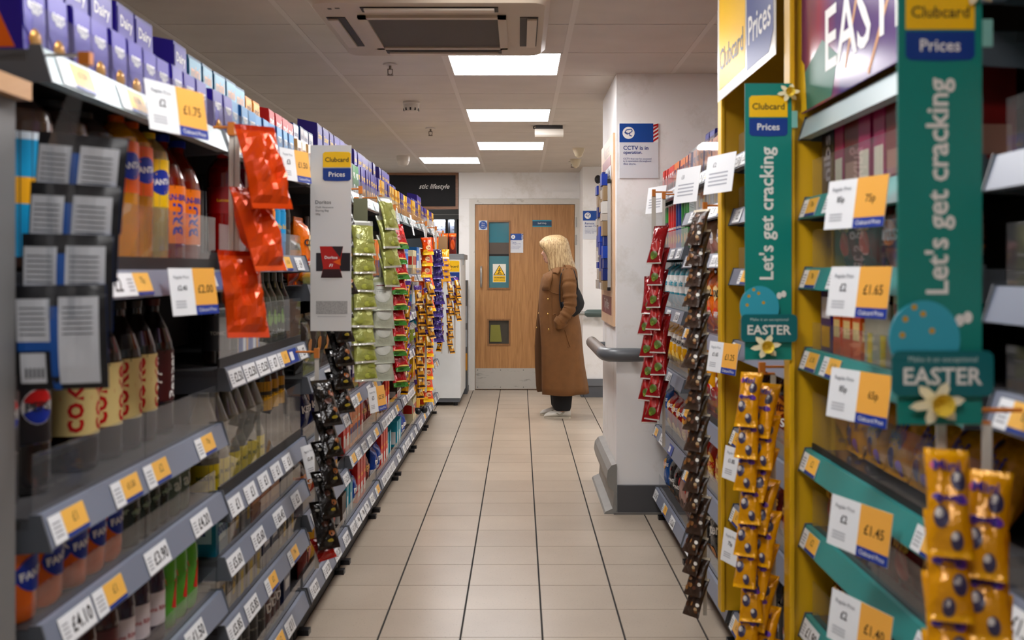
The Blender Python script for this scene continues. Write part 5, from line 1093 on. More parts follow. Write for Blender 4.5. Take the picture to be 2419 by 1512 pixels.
strip('gold bar strip', (-.675, 6.5, 1.262), .72, [('h_choc', 10, .02, .066, -.03, -20, -18), ('h_choc', 10, .05, .066, .03, 25, -18), ('h_choc', 6, .0, .066, .08, 40, -18)], 'hanging strip of gold and purple bar bags')
strip('orange sweet strip', (-.67, 7.35, 1.65), 1.2, [('h_org', 14, .11, .08, .0, 18, -18)], 'hanging strip of orange and yellow sweet bags')
strip('purple foil strip', (-.67, 8.2, 1.65), .9, [('h_pur', 7, .18, .1, .0, 20, -14)], 'hanging strip of deep purple foil bags')
strip('far yellow strip', (-.68, 9.1, 1.65), .35, [('h_yel', 4, .16, .05, .0, 14, -14)], 'hanging cardboard strip of bright yellow bags near the end unit', card=(.08, .16, mat('#a8835a', .7)))
strip('far gold strip', (-.67, 9.25, 1.262), .7, [('h_choc', 9, .02, .068, -.033, -15, -18), ('h_choc', 9, .04, .068, .03, 25, -18), ('h_choc', 5, .02, .068, .085, 35, -18)], 'furthest left hanging strip of gold bar bags')
# right side
strip('front chilli strip', (.625, 4.80, 1.68), 1.0, [('h_chil', 6, .40, .1, .0, -16, -14), ], 'front hanging strip of red chilli crisp bags beside the pillar', facing=-10, w_=.02)
strip('rear chilli strip', (.655, 4.68, 1.66), 1.15, [('h_chil', 8, .15, .1, .0, -22, -14)], 'rear hanging strip of red chilli crisp bags beside the pillar', facing=-10, w_=.014)
strip('nut bag strip', (.655, 3.64, 1.545), 1.45, [('h_nut', 19, .02, .072, .0, -45, -18)], 'long hanging strip of dark nut bags beside the yellow post', facing=-10)
strip('golden egg strip', (.645, 2.74, 1.06), .95, [('h_egg', 10, .02, .084, -.022, -25, -14), ('h_egg', 10, .05, .084, .03, -45, -14)], 'hanging strip of yellow egg bags on the far yellow bay')
strip('nearest egg strip', (.628, 1.46, 1.12), .75, [('h_egg', 6, .06, .085, -.03, -12, -16), ('h_egg', 6, .09, .085, .035, -36, -16)], 'hanging strip of yellow egg bags nearest the camera')
# nearest strip on the left: crisp packs hung back to front
o = empty('clip_strip', T(-.67, 1.63, 1.665)); tag(o, 'clear strip of crisp packs with white printed backs nearest the camera', 'clip strip', 'hanging clip strips')
b = MB(); 
for x in (-.036, -.004): b.box(x-.005, x+.005, -.085, -.083, -.42, -.16, CLEAR)
b.add([(-.041, -.085, -.16), (.001, -.085, -.16), (-.012, -.004, -.02), (-.024, -.004, -.02)], [(0,1,2,3)], CLEAR); build(b, 'strip', o)
b = MB(); b.box(-.085, -.01, -.003, .003, -.008, -.004, STEEL); b.box(-.026, -.008, -.01, .006, -.022, -.002, CLIPM); build(b, 'clip', o)
BFK = mat('#17171b', .35, bump=.3, bs=30); BFB = mat('#1550a0', .35); PNL = mat('#c9ccd2', .35, bump=.2, bs=25)
def backpack(h, lower):
    b = MB(); w_ = .135; t_ = .012
    G = []; nx, nz = 8, 8
    def th(u, v): return t_*max(0, 1-abs(u)**2.4)**.5*max(0, 1-abs(2*v-1)**4)**.5*(1+.15*math.sin(7*u+5*v)) + .001
    fn = lambda x, z, o_=.001: (x, -th(max(-1, min(1, x/(w_/2))), max(0, min(1, z/h)))-o_, z)
    rowsf = [[fn(-w_/2+w_*i/nx, h*j/nz, 0) for i in range(nx+1)] for j in range(nz+1)]; rowsb = [[(p[0], -p[1], p[2]) for p in r] for r in rowsf]
    N = nx+1; fl = [p for r in rowsf for p in r]; bk2 = [p for r in rowsb for p in r]
    b.add(fl, [(j*N+i, j*N+i+1, (j+1)*N+i+1, (j+1)*N+i) for j in range(nz) for i in range(nx)], BFK, None, True); b.add(bk2, [(j*N+i+1, j*N+i, (j+1)*N+i, (j+1)*N+i+1) for j in range(nz) for i in range(nx)], BFB, None, True)
    def panel(x0, x1, z0, z1, m, off=.0018, k=5):
        vv = [fn(x0+(x1-x0)*i/k, z0+(z1-z0)*j/k, off) for j in range(k+1) for i in range(k+1)]
        b.add(vv, [(j*(k+1)+i, j*(k+1)+i+1, (j+1)*(k+1)+i+1, (j+1)*(k+1)+i) for j in range(k) for i in range(k)], m)
    panel(-.063, -.012, h-.085, h-.02, PNL); panel(.0, .058, (h-.085) if not lower else .01, h-.018, PNL); panel(-.012, 0, .0, h*.8, BFB, .0012)
    if lower: panel(-.058, -.02, .012, h*.36, PNL); panel(-.062, .0, h*.38, h*.5, BFB, .0014)
    for q in range(6):
        panel(-.058, -.018, h-.075+q*.008, h-.073+q*.008, P_('#5a5e66'), .0026, 3); panel(.006, .05, h-.075+q*.008, h-.073+q*.008, P_('#5a5e66'), .0026, 3)
    if lower:
        for q in range(5): b.quad(-.05+q*.006, -.047+q*.006, .02, .035, fn(-.045, .03)[1]-.002, BLACK)
    return b.mesh('hanging_bag')
m1, m2 = backpack(.15, False), backpack(.16, True)
for q in range(4):
    zt = -.135 - q*.078
    ob = obj('hanging_bag', m2 if q == 3 else m1); ob.matrix_world = T(-.683 - .006*q, 1.612 - .0145*q, 1.665 + zt) @ Rz(6) @ Rx(2) @ Ry(5 - 2*q) @ T(0, 0, -(.16 if q == 3 else .15))
    tag(ob, 'crisp pack showing its white printed back, %s down on the nearest strip' % ordw(q), 'snack bag', 'crisp packs on the nearest strip')
# a yellow bag poking out beside the white card
place('yelbag', T(-.64, 4.02, 1.13) @ Rz(50) @ Rx(60) @ Rz(60), 'yellow bag poking out sideways behind the white card', 'poking bags') if False else None
o = place('yelbag', T(-.761, 3.99, 1.266) @ Rz(88) @ Rx(90) @ Matrix.Scale(.62, 4) @ T(0, 0, -.17), 'mustard yellow bag poking out beside the white card', 'loose bags', name='loose_bag')

# tall white shelf card on the left
o = empty('shelf_barker', T(-.66, 3.61, 0)); tag(o, 'tall white club price card standing out from the left shelves', 'shelf card')
z0_, z1_ = CAM_H-(782-PY0)*3.61/F_PX, CAM_H-(343-PY0)*3.61/F_PX
b = MB(); b.box(-.075, .068, 0, .004, z0_, z1_, mat('#dcdad6', .45)); build(b, 'card', o)
b = MB(); club_logo(b, .018, z1_-.125, z1_-.024, .098, -.0012); build(b, 'club_logo', o)
b = MB(); b.text('Doritos', -.03, z1_-.2, P_('#3a3a3c'), wd=.055, y=-.001, bold=.008); build(b, 'title_lettering', o)
for q, t in enumerate(('Chilli Heatwave', 'Sharing Bag', '180g')):
    b = MB(); b.text(t, -.058+len(t)*.0021+.001, z1_-.218-.0125*q, P_('#3a3a3c'), wd=len(t)*.0042, y=-.001); build(b, 'small_lettering', o)
b = MB(); b.quad(-.055, .055, z0_+.06, z0_+.105, -.001, mat('#a9a7a3', .6, var=.3, vs_=300)); build(b, 'small_print', o)
b = MB(); b.quad(-.05, .05, z0_+.05, z0_+.051, -.001, P_('#77777a')); build(b, 'print_line', o)
b = MB(); zc = z1_-.41; b.quad(-.055, .065, zc-.032, zc+.032, -.001, P_('#17141a'))
bb_ = [(-.038, zc-.055), (.038, zc-.055), (.028, zc-.02), (.04, zc+.055), (-.042, zc+.055), (-.03, zc-.02)]
b.add([(x, -.002, z) for x, z in bb_], [(0,1,2,3,4,5)], P_('#b3261c')); b.add([(x, -.0024, z) for x, z in ((.0, zc+.055), (.04, zc+.055), (.03, zc+.015))], [(0,1,2)], P_('#211a1e')); b.add([(x, -.0024, z) for x, z in ((-.038, zc-.055), (.038, zc-.055), (.028, zc-.025), (-.03, zc-.025))], [(0,1,2,3)], P_('#2a1216'))
b.add([(x, -.0026, z) for x, z in ((.004, zc), (.03, zc+.012), (.032, zc-.012))], [(0,1,2)], P_('#e8742a')); b.text('Doritos', -.002, zc+.016, WHITE, wd=.045, y=-.003, bold=.02); b.text('F1', -.002, zc-.012, WHITE, wd=.014, y=-.003, shear=.3, bold=.03); build(b, 'bag_print', o)

# teal Easter strips on the right
TE = P_('#0f7f74'); TED = P_('#0a6468'); EGG = mat('#2f9fb4', .45); WT = P_('#e6e3dc')
def barker(X0, Y, z0, z1, w_, label):
    o = empty('shelf_barker', T(X0, Y, 0)); tag(o, label, 'shelf card', 'teal Easter shelf cards'); h = z1-z0
    b = MB(); b.box(-w_/2, w_/2, 0, .003, z0, z1, TE); build(b, 'card', o)
    b = MB(); club_logo(b, 0, z1-h*.19, z1-h*.045, w_*.82, -.001); build(b, 'club_logo', o)
    b = MB(); b.text("Let's get cracking", w_*.0, z1-h*.47, WT, wd=h*.48, y=-.001, rot=R(90), bold=.02); build(b, 'lettering', o)
    k = w_/.125
    b = MB(); b.xzprism([(-w_*.62 + w_*.42*(1+math.cos(R(a))), z0+h*.19 + w_*.46*math.sin(R(a))) for a in range(0, 360, 12)], -.006, -.003, EGG)
    for a, c in ((-.35, .24), (-.05, .3), (-.4, .05), (.1, .1), (-.2, .38)): b.disc(-w_*.1+a*w_*.7-.01, z0+h*.19+c*w_, .0045*k, .0045*k, P_('#c9a23a'), -.0065, 8)
    b.disc(.06*k-.02*k, z0+h*.15, .004, .004, P_('#d8642a'), -.0065, 8)
    build(b, 'egg_cutout', o)
    for sx in (-1, 1):
        b = MB(); b.disc(w_*.28+sx*.006*k, z0+h*.235+sx*.002, .007*k, .009*k, WT, -.001, 14); build(b, 'butterfly_wing', o)
    b = MB(); zc = z0+h*.115; pw, ph = w_*.6, h*.05; r = ph*.35
    pts = []
    for sx, sz, a0 in ((1, -1, -90), (1, 1, 0), (-1, 1, 90), (-1, -1, 180)):
        for q in range(5): a = R(a0+22.5*q); pts.append((sx*(pw-r)+r*math.cos(a), zc+sz*(ph-r)+r*math.sin(a)))
    b.xzprism(pts, -.010, -.007, TED); b.text('EASTER', 0, zc-ph*.12, WT, wd=pw*1.55, y=-.0108, bold=.02); b.text('Make it an exceptional', 0, zc+ph*.6, P_('#b9d0cc'), wd=pw*1.35, y=-.0108); build(b, 'easter_plate', o)
    daff(o, (-.01*k, -.012, z0+h*.05), k*1.0); daff(o, (w_*.42, -.006, z1-h*.035), k*.75)
    b = MB(); b.box(w_*.5, w_*.62, -.002, .004, z1-h*.16, z1-h*.1, mat('#7fb8ae', .3)); build(b, 'holder_clip', o)
def daff(o, c, k):
    b = MB(); PT = mat('#efe6c4', .6); PT2 = mat('#f0d24a', .6)
    for a in range(0, 360, 60):
        ca, sa = math.cos(R(a+10)), math.sin(R(a+10)); 
        pts = [(0, 0), (.016, .009), (.032, .008), (.042, 0), (.032, -.008), (.016, -.009)]
        vv = [(c[0]+k*(x*ca - z*sa), c[1]-.004*k*math.sin(x*60), c[2]+k*.8*(x*sa + z*ca)) for x, z in pts]; b.add(vv, [tuple(range(6))], PT)
    build(b, 'daffodil_petals', o)
    b = MB(); b.lathe([(.006*k, 0), (.011*k, .008*k), (.013*k, .018*k), (.017*k, .024*k)], 12, PT2, T(c[0], c[1]-.003, c[2]) @ Rx(90), capt=False); build(b, 'daffodil_trumpet', o)
barker(.628, 2.60, CAM_H-(850-PY0)*2.6/F_PX, CAM_H-(197-PY0)*2.6/F_PX, .118, 'further teal Easter shelf card with egg and daffodil cut-outs')
barker(.588, 1.44, CAM_H-(1003-PY0)*1.44/F_PX, CAM_H+(PY0+60)*1.44/F_PX, .118, 'nearest large teal Easter shelf card with egg and daffodil cut-outs')

# hanging club price banner and EASTER header panel, both facing the aisle
def aisle_M(X, Y): return T(X, Y, 0) @ Rz(-90)          # local x runs towards the camera, front faces the aisle
b = MB(); bz0, bz1 = 1.885, 2.30
b.box(.0, .79, -.001, .001, bz0, bz1, mat('#e3dfd6', .25)); o = empty('club_price_banner', aisle_M(.672, 3.49)); tag(o, 'white hanging banner with yellow and navy club price panels', 'banner'); build(b, 'banner_sheet', o)
b = MB(); b.quad(.03, .43, bz0+.035, bz1-.02, -.0018, YEL); b.add([(.45, -.0018, bz0+.02), (.72, -.0018, bz0+.02), (.77, -.0018, bz0+.07), (.77, -.0018, bz1-.02), (.45, -.0018, bz1-.02)], [(0,1,2,3,4)], P_('#1c3f80')); build(b, 'colour_panels', o)
b = MB(); b.text('Clubcard', .225, bz0+.13, P_('#3f4450'), wd=.36, y=-.0026, bold=.012); build(b, 'club_lettering', o)
b = MB(); b.text('Prices', .61, bz0+.13, WHITE, wd=.27, y=-.0026, bold=.012); build(b, 'prices_lettering', o)
for x in (.06, .72):
    b = MB(); b.tube([(x, 0, bz1-.01), (x, .004, 2.33)], .002, STEEL, 6); build(b, 'hook', o)
o = empty('easter_header_panel', aisle_M(.712, 2.6)); tag(o, 'glossy purple and red EASTER header panel above the near yellow bay', 'sign')
def easter_mat():
    m = bpy.data.materials.new('material_easter_print'); m.use_nodes = True; nt = m.node_tree; bs = nt.nodes['Principled BSDF']
    tc = nt.nodes.new('ShaderNodeTexCoord'); sx = nt.nodes.new('ShaderNodeSeparateXYZ'); nt.links.new(tc.outputs['Object'], sx.inputs[0])
    n = nt.nodes.new('ShaderNodeTexNoise'); n.inputs['Scale'].default_value = 3; nt.links.new(tc.outputs['Object'], n.inputs['Vector'])
    ad = nt.nodes.new('ShaderNodeMath'); ad.operation = 'MULTIPLY_ADD'; ad.inputs[1].default_value = .35; nt.links.new(n.outputs['Fac'], ad.inputs[0]); nt.links.new(sx.outputs[0], ad.inputs[2])
    r = nt.nodes.new('ShaderNodeValToRGB'); e = r.color_ramp.elements; e[0].position = .22; e[0].color = lin('#7c3a58'); e[1].position = .5; e[1].color = lin('#56307a')
    e2 = r.color_ramp.elements.new(.3); e2.color = lin('#a82c4a'); nt.links.new(ad.outputs[0], r.inputs[0]); nt.links.new(r.outputs[0], bs.inputs['Base Color']); bs.inputs['Roughness'].default_value = .18
    return m
b = MB(); b.box(0, .97, 0, .006, 1.712, 2.34, easter_mat()); build(b, 'panel', o)
b = MB(); b.text('EASTER', .535, 1.85, WHITE, wd=.66, y=-.001, bold=.012); build(b, 'lettering', o)
b = MB(); b.add([(.0, -.0006, 1.715), (.25, -.0006, 1.715), (.3, -.0006, 1.8), (.18, -.0006, 1.86), (0, -.0006, 1.8)], [(0,1,2,3,4)], P_('#2c6a5c')); b.add([(.0, -.0009, 1.715), (.05, -.0009, 1.715), (.03, -.0009, 1.83), (0, -.0009, 1.85)], [(0,1,2,3)], P_('#e6c54a'))
for p, q in (((.35, 1.76), (.6, 2.2)), ((.5, 1.72), (.75, 2.0)), ((.25, 1.95), (.45, 2.3))): stroke(b, p, q, .006, P_('#c98f2c'), -.0008)
build(b, 'printed_pattern', o)
# orange packs standing on the white end unit
bag('orangepack', 'tall orange snack pack', .075, .2, .03, FOIL('#e8781a'), ((.75, 1, FOIL('#f06a14')), (0, .12, FOIL('#c8600f'))), ((.1, .4, .5, .2, P_('#f0b04a')),), (('oats', 0, .82, .6, P_('#5a1c0c'), 0),), 7, 9, cat='snack bag')
bag('redpack', 'dark red and orange snack pack', .075, .2, .03, FOIL('#6e2418'), ((.8, 1, FOIL('#f06a14')),), ((.1, .45, .6, .25, P_('#d8682a')),), (), 7, 9)
for q, (x, k) in enumerate(((-.815, 'orangepack'), (-.735, 'orangepack'), (-.655, 'redpack'), (-.9, 'orangepack'))):
    place(k, T(x, 9.98, 1.4685), '%s, %s from the right on the white end unit' % (PROTO[k]['desc'], ['third', 'second', 'first', 'fourth'][q]), 'packs on the end unit')
# wire scanner holder clipped low on the left run
b = MB(); b.tube([(0, 0, 0), (.05, -.01, .0)], .012, BLACK, 10); b.ell((.06, -.01, 0), (.022, .02, .024), BLACK, 10, 6); b.ell((.02, -.02, -.012), (.02, .02, .02), BLACK, 10, 6)
for q in range(5): b.tube([(.0, 0, .01), (-.05, .02*q-.04, .04+.01*q)], .0012, STEEL, 5)
tag(build(b, 'wire_rack_foot', None, T(-.685, 6.75, .40)), 'black knob with thin wires on the lower far left rail', 'bracket')

# ================================================================== THE WOMAN (faces left, hands in coat pockets)
PYC = 9.2
XU = lambda u: -.0303 + u*.001177
ZV = lambda v: 1.690 - v*.001177
SKIN = mat('#d3a58c', .5); COAT = mat('#70481f', .85, var=.12, vs_=14, bump=.12, bs=220); COAT_SHADED = mat('#5a3a1e', .9)  # last brown is darkened for the shade inside the coat opening
def hair_mat():
    m = bpy.data.materials.new('material_blonde_hair'); m.use_nodes = True; nt = m.node_tree; b = nt.nodes['Principled BSDF']
    tc = nt.nodes.new('ShaderNodeTexCoord'); mp = nt.nodes.new('ShaderNodeMapping'); mp.inputs['Scale'].default_value = (120, 120, 3)
    n = nt.nodes.new('ShaderNodeTexNoise'); n.inputs['Scale'].default_value = 1.6; n.inputs['Detail'].default_value = 5
    nt.links.new(tc.outputs['Object'], mp.inputs[0]); nt.links.new(mp.outputs[0], n.inputs['Vector'])
    r = nt.nodes.new('ShaderNodeValToRGB'); e = r.color_ramp.elements; e[0].position = .34; e[0].color = lin('#8f6c45'); e[1].position = .66; e[1].color = lin('#dcc190')
    nt.links.new(n.outputs['Fac'], r.inputs[0]); nt.links.new(r.outputs[0], b.inputs['Base Color']); b.inputs['Roughness'].default_value = .38
    bp = nt.nodes.new('ShaderNodeBump'); bp.inputs['Strength'].default_value = .6; bp.inputs['Distance'].default_value = .01; nt.links.new(n.outputs['Fac'], bp.inputs['Height']); nt.links.new(bp.outputs[0], b.inputs['Normal'])
    return m
HAIR = hair_mat()
woman = empty('person', T(.37, PYC, 0)); tag(woman, 'blonde woman in long camel coat, dark trousers and white trainers facing the door', 'person')
OX = .37
def ring(z, xf, xb, hw, n=28, p=2.0, tilt=0.0):
    cx, rx = (xf+xb)/2, (xb-xf)/2; out = []
    for i in range(n):
        a = 2*math.pi*i/n; c, s = math.cos(a), math.sin(a); e = 2/p
        out.append((cx - OX + rx*math.copysign(abs(c)**e, c), hw*math.copysign(abs(s)**e, s), z + tilt*c))
    return out
# body: head, neck, trunk and legs in one mesh
b = MB(); n = 28
prof = [(268, 226, 262, .02), (262, 219, 300, .036), (252, 216, 345, .046), (240, 216, 362, .054), (228, 211, 370, .060), (218, 210, 374, .064), (206, 206, 376, .067), (196, 202, 378, .069), (184, 201, 380, .070), (170, 203, 380, .072), (150, 200, 378, .074), (125, 208, 372, .072), (100, 228, 360, .064), (82, 255, 335, .05), (72, 285, 315, .02)]
rr = []
for v, f, bk_, hw in prof:
    r_ = ring(ZV(v), XU(f), XU(bk_), hw, n)
    rr.append(r_)
nb_ = len(rr)
# nose, brow and lips pulled out of the front vertices
def pull(v, du, spread=1):
    j = [p[0] for p in prof].index(v); i0 = n//2
    for d in range(-spread, spread+1):
        x, y, z = rr[j][(i0+d) % n]; rr[j][(i0+d) % n] = (x - du*.001177*(1 if d == 0 else .35), y*(.55 if d else 1), z)
pull(206, 13); pull(196, 15); pull(184, 6); pull(228, 5); pull(240, 6); pull(218, 3); pull(252, 3)
trunk = []
for v, f, bk_, hw in ((1000, 290, 400, .09), (880, 240, 430, .15), (760, 220, 440, .17), (640, 225, 430, .15), (520, 215, 430, .15), (420, 220, 440, .17), (350, 250, 440, .18), (318, 270, 430, .14), (300, 278, 405, .07), (285, 275, 388, .055), (276, 262, 380, .05)):
    trunk.append(ring(ZV(v), XU(f), XU(bk_), hw, n))
b.rings(trunk + rr, SKIN)
for sy, u0 in ((-.075, 345), (.075, 335)):
    b.rings([[(XU(u0)-OX + r_*math.cos(2*math.pi*i/16), sy + r_*math.sin(2*math.pi*i/16), z) for i in range(16)] for z, r_ in ((.05, .035), (.12, .04), (.3, .052), (.48, .058), (.6, .075), (.68, .08))], SKIN)
body = build(b, 'body', woman)
for sy in (-1, 1):                              # eyes, brows
    b = MB(); b.ell((XU(216)-OX, sy*.033, ZV(181)), (.011, .013, .0042), mat('#cfc6bc', .3), 10, 6); b.ell((XU(209)-OX, sy*.033, ZV(181)), (.006, .007, .0044), mat('#2a3138', .2), 8, 5); build(b, 'eye', woman)
    b = MB(); b.tube([(XU(205)-OX, sy*.022, ZV(168)), (XU(209)-OX, sy*.036, ZV(165)), (XU(222)-OX, sy*.05, ZV(168))], .0035, mat('#8a6a44', .6), 6); build(b, 'eyebrow', woman)
b = MB(); b.ell((XU(209)-OX, 0, ZV(231)), (.0055, .02, .0035), mat('#a06056', .5), 10, 6); b.ell((XU(210)-OX, 0, ZV(239)), (.0055, .018, .004), mat('#a86a60', .5), 10, 6); build(b, 'lips', woman)
# hair: a layered shell open at the face, in strands
def hair_shell(rows, off, name, ridges, ph):
    b = MB(); R_ = []
    for v, f, bk_, hw, op in rows:
        cx, rx = (XU(f)+XU(bk_))/2, (XU(bk_)-XU(f))/2; row = []; m_ = 44
        for i in range(m_+1):
            a = -math.pi + op + (2*math.pi - 2*op)*i/m_
            k = 1 + off + .02*math.sin(ridges*a + ph + v*.012) + .012*math.sin(ridges*2.3*a + v*.02)
            row.append((cx - OX + rx*k*math.cos(a), hw*k*math.sin(a), ZV(v) + (.006*math.sin(ridges*a*1.3 + ph) if v > 300 else 0)))
        R_.append(row)
    b.rings(R_, HAIR, closed=False); o = build(b, name, woman)
    md = o.modifiers.new('thick', 'SOLIDIFY'); md.thickness = .008; md.offset = -1
hair_shell([(60, 278, 322, .012, .0), (64, 250, 340, .035, .0), (74, 222, 358, .062, .05), (90, 200, 372, .080, .12), (112, 184, 384, .092, .35), (135, 180, 392, .098, .48), (155, 188, 398, .100, .52), (180, 200, 405, .101, .56), (210, 212, 412, .102, .6), (240, 220, 420, .104, .62), (270, 224, 432, .108, .64), (300, 226, 440, .11, .66), (322, 230, 436, .11, .68), (338, 236, 405, .108, .75)], 0, 'hair', 17, .4)
hair_shell([(64, 262, 330, .03, .0), (84, 205, 372, .078, .25), (110, 176, 385, .094, .38), (135, 172, 392, .1, .5), (165, 190, 400, .103, .62), (200, 208, 408, .104, .72), (250, 222, 420, .107, .76), (300, 228, 430, .111, .8), (328, 236, 418, .112, .85)], .03, 'hair_fringe', 23, 1.7)
# coat: open-fronted shell
rows = [(288, 285, 418, .075, .10, .10), (300, 272, 436, .115, .12, .12), (316, 260, 450, .165, .12, .12), (338, 244, 456, .19, .10, .10), (354, 208, 458, .198, .10, .10), (390, 192, 460, .205, .08, .08), (450, 182, 460, .205, .06, .06), (540, 173, 455, .200, .05, .05), (650, 163, 466, .200, .15, .04), (760, 150, 484, .212, .26, .05), (900, 141, 496, .224, .31, .05), (1050, 143, 512, .236, .30, .06), (1200, 150, 536, .248, .27, .08), (1250, 156, 543, .252, .26, .09)]
CE = .86
def coat_row(v):
    for p, q in zip(rows, rows[1:]):
        if p[0] <= v <= q[0]:
            t_ = (v-p[0])/(q[0]-p[0]); return [p[k]*(1-t_)+q[k]*t_ for k in range(6)]
    return rows[-1] if v > 900 else rows[0]
def coat_pt(u, v, off=.0):          # a point on the camera side of the coat
    _, f, bk_, hw, _, _ = coat_row(v); cu, ru = (f+bk_)/2, (bk_-f)/2
    c = min(1, abs((u-cu)/ru))**(1/CE); sn = math.sqrt(max(0, 1-c*c))**CE
    return (XU(u)-OX, -hw*sn*1.012 - .007 - off, ZV(v))
b = MB(); RR = []; m_ = 72
RV = []
for p, q in zip(rows, rows[1:]):
    k_ = max(1, int((q[0]-p[0])/40))
    for i in range(k_): RV.append(p[0]+(q[0]-p[0])*i/k_)
RV.append(1250)
for v in RV:
    _, f, bk_, hw, on, of = coat_row(v)
    cx, rx = (XU(f)+XU(bk_))/2, (XU(bk_)-XU(f))/2; row = []
    a_near, a_far = math.pi + on*2.6, math.pi - of*2.6 + 2*math.pi
    for i in range(m_+1):
        a = a_near + (a_far - a_near)*i/m_
        c, sn = math.cos(a), math.sin(a)
        fold = 1 + (max(0, v-700)/550)*.02*math.sin(9*a+.6+v*.001) + .005*math.sin(14*a + v*.012)
        row.append((cx - OX + rx*fold*math.copysign(abs(c)**CE, c), hw*fold*math.copysign(abs(sn)**CE, sn), ZV(v) + (.004*math.sin(5*a) if v > 1240 else 0)))
    RR.append(row)
b.rings(RR, COAT, closed=False); coat = build(b, 'coat', woman); md = coat.modifiers.new('thick', 'SOLIDIFY'); md.thickness = .012; md.offset = 0
# lining of the far front panel, the opening's shade put into its darker brown
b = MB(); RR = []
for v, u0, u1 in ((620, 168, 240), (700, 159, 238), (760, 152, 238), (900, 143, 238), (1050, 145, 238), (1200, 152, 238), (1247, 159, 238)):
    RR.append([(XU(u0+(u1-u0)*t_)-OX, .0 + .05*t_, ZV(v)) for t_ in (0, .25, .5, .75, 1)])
b.rings(RR, COAT_SHADED, closed=False); o = build(b, 'coat_shaded_lining', coat); md = o.modifiers.new('thick', 'SOLIDIFY'); md.thickness = .008
def coat_patch(pts, off, name, th=.007, m=COAT, sub=1):
    P3 = []
    for (p, q) in zip(pts, pts[1:]+pts[:1]):
        for i in range(sub): t_ = i/sub; P3.append((p[0]*(1-t_)+q[0]*t_, p[1]*(1-t_)+q[1]*t_))
    cu = sum(p[0] for p in P3)/len(P3); cv = sum(p[1] for p in P3)/len(P3); n_ = len(P3)
    fr_ = [coat_pt(u, v, off+th) for u, v in P3] + [coat_pt(cu+(u-cu)*.5, cv+(v-cv)*.5, off+th*1.15) for u, v in P3] + [coat_pt(cu, cv, off+th*1.2)]
    bk2 = [coat_pt(u, v, off-.002) for u, v in P3]
    b = MB(); vv = fr_ + bk2; o_ = len(fr_)
    ff = []
    for i in range(n_):
        j = (i+1) % n_; ff += [(i, j, n_+j, n_+i), (n_+i, n_+j, 2*n_), (i, o_+i, o_+j, j)]
    b.add(vv, ff, m, None, True); return build(b, name, coat)
# lapel, collar, storm flap, seams, buttons
coat_patch([(203, 352), (235, 352), (272, 340), (262, 400), (246, 468), (222, 472), (192, 470), (190, 410)], .004, 'lapel', .012, COAT, 3)
coat_patch([(262, 322), (300, 300), (330, 298), (322, 330), (308, 352), (290, 340), (272, 342)], .012, 'collar_tip', .012, COAT, 3)
RR = []
for (v, f, bk_, hw) in ((322, 250, 452, .13), (306, 262, 447, .112), (292, 270, 440, .1), (284, 276, 436, .094)):
    cx, rx = (XU(f)+XU(bk_))/2, (XU(bk_)-XU(f))/2
    RR.append([(cx-OX + rx*math.cos(a), hw*math.sin(a), ZV(v) - .012*max(0, -math.cos(a))) for a in [math.pi*1.12 + (math.pi*1.76)*i/30 for i in range(31)]])
b = MB(); b.rings(RR, COAT, closed=False); o = build(b, 'collar', coat); md = o.modifiers.new('thick', 'SOLIDIFY'); md.thickness = .012
def seam(pts, name, r_=.0035, m=COAT):
    P3 = []
    for p, q in zip(pts, pts[1:]):
        for i in range(5): t_ = i/5; P3.append(coat_pt(p[0]*(1-t_)+q[0]*t_, p[1]*(1-t_)+q[1]*t_, 0))
    P3.append(coat_pt(pts[-1][0], pts[-1][1], 0)); b = MB(); b.tube(P3, r_, m, 6); build(b, name, coat)
seam([(243, 468), (262, 486), (290, 495), (340, 500)], 'storm_flap_edge'); seam([(186, 520), (182, 640), (185, 760)], 'front_edge_seam')
seam([(262, 500), (264, 640), (272, 780)], 'panel_seam', .003); seam([(360, 765), (392, 870), (402, 892), (378, 890)], 'pocket_welt', .004); seam([(272, 652), (292, 646), (300, 700)], 'pocket_edge', .004)
for u, v in ((236, 538), (234, 648), (240, 762)):
    p = coat_pt(u, v, .004); b = MB(); b.ell(p, (.0075, .006, .0105), mat('#c9a25a', .25, metal=.8), 10, 6); build(b, 'button', coat)
for u, v in ((169, 650), (154, 758)):
    b = MB(); b.ell((XU(u)-OX, -.012, ZV(v)), (.006, .006, .008), mat('#c9a25a', .25, metal=.8), 10, 6); build(b, 'button', coat)
coat_patch([(180, 538), (200, 534), (202, 540), (182, 545)], .001, 'button_slit', .002, COAT_SHADED, 1)
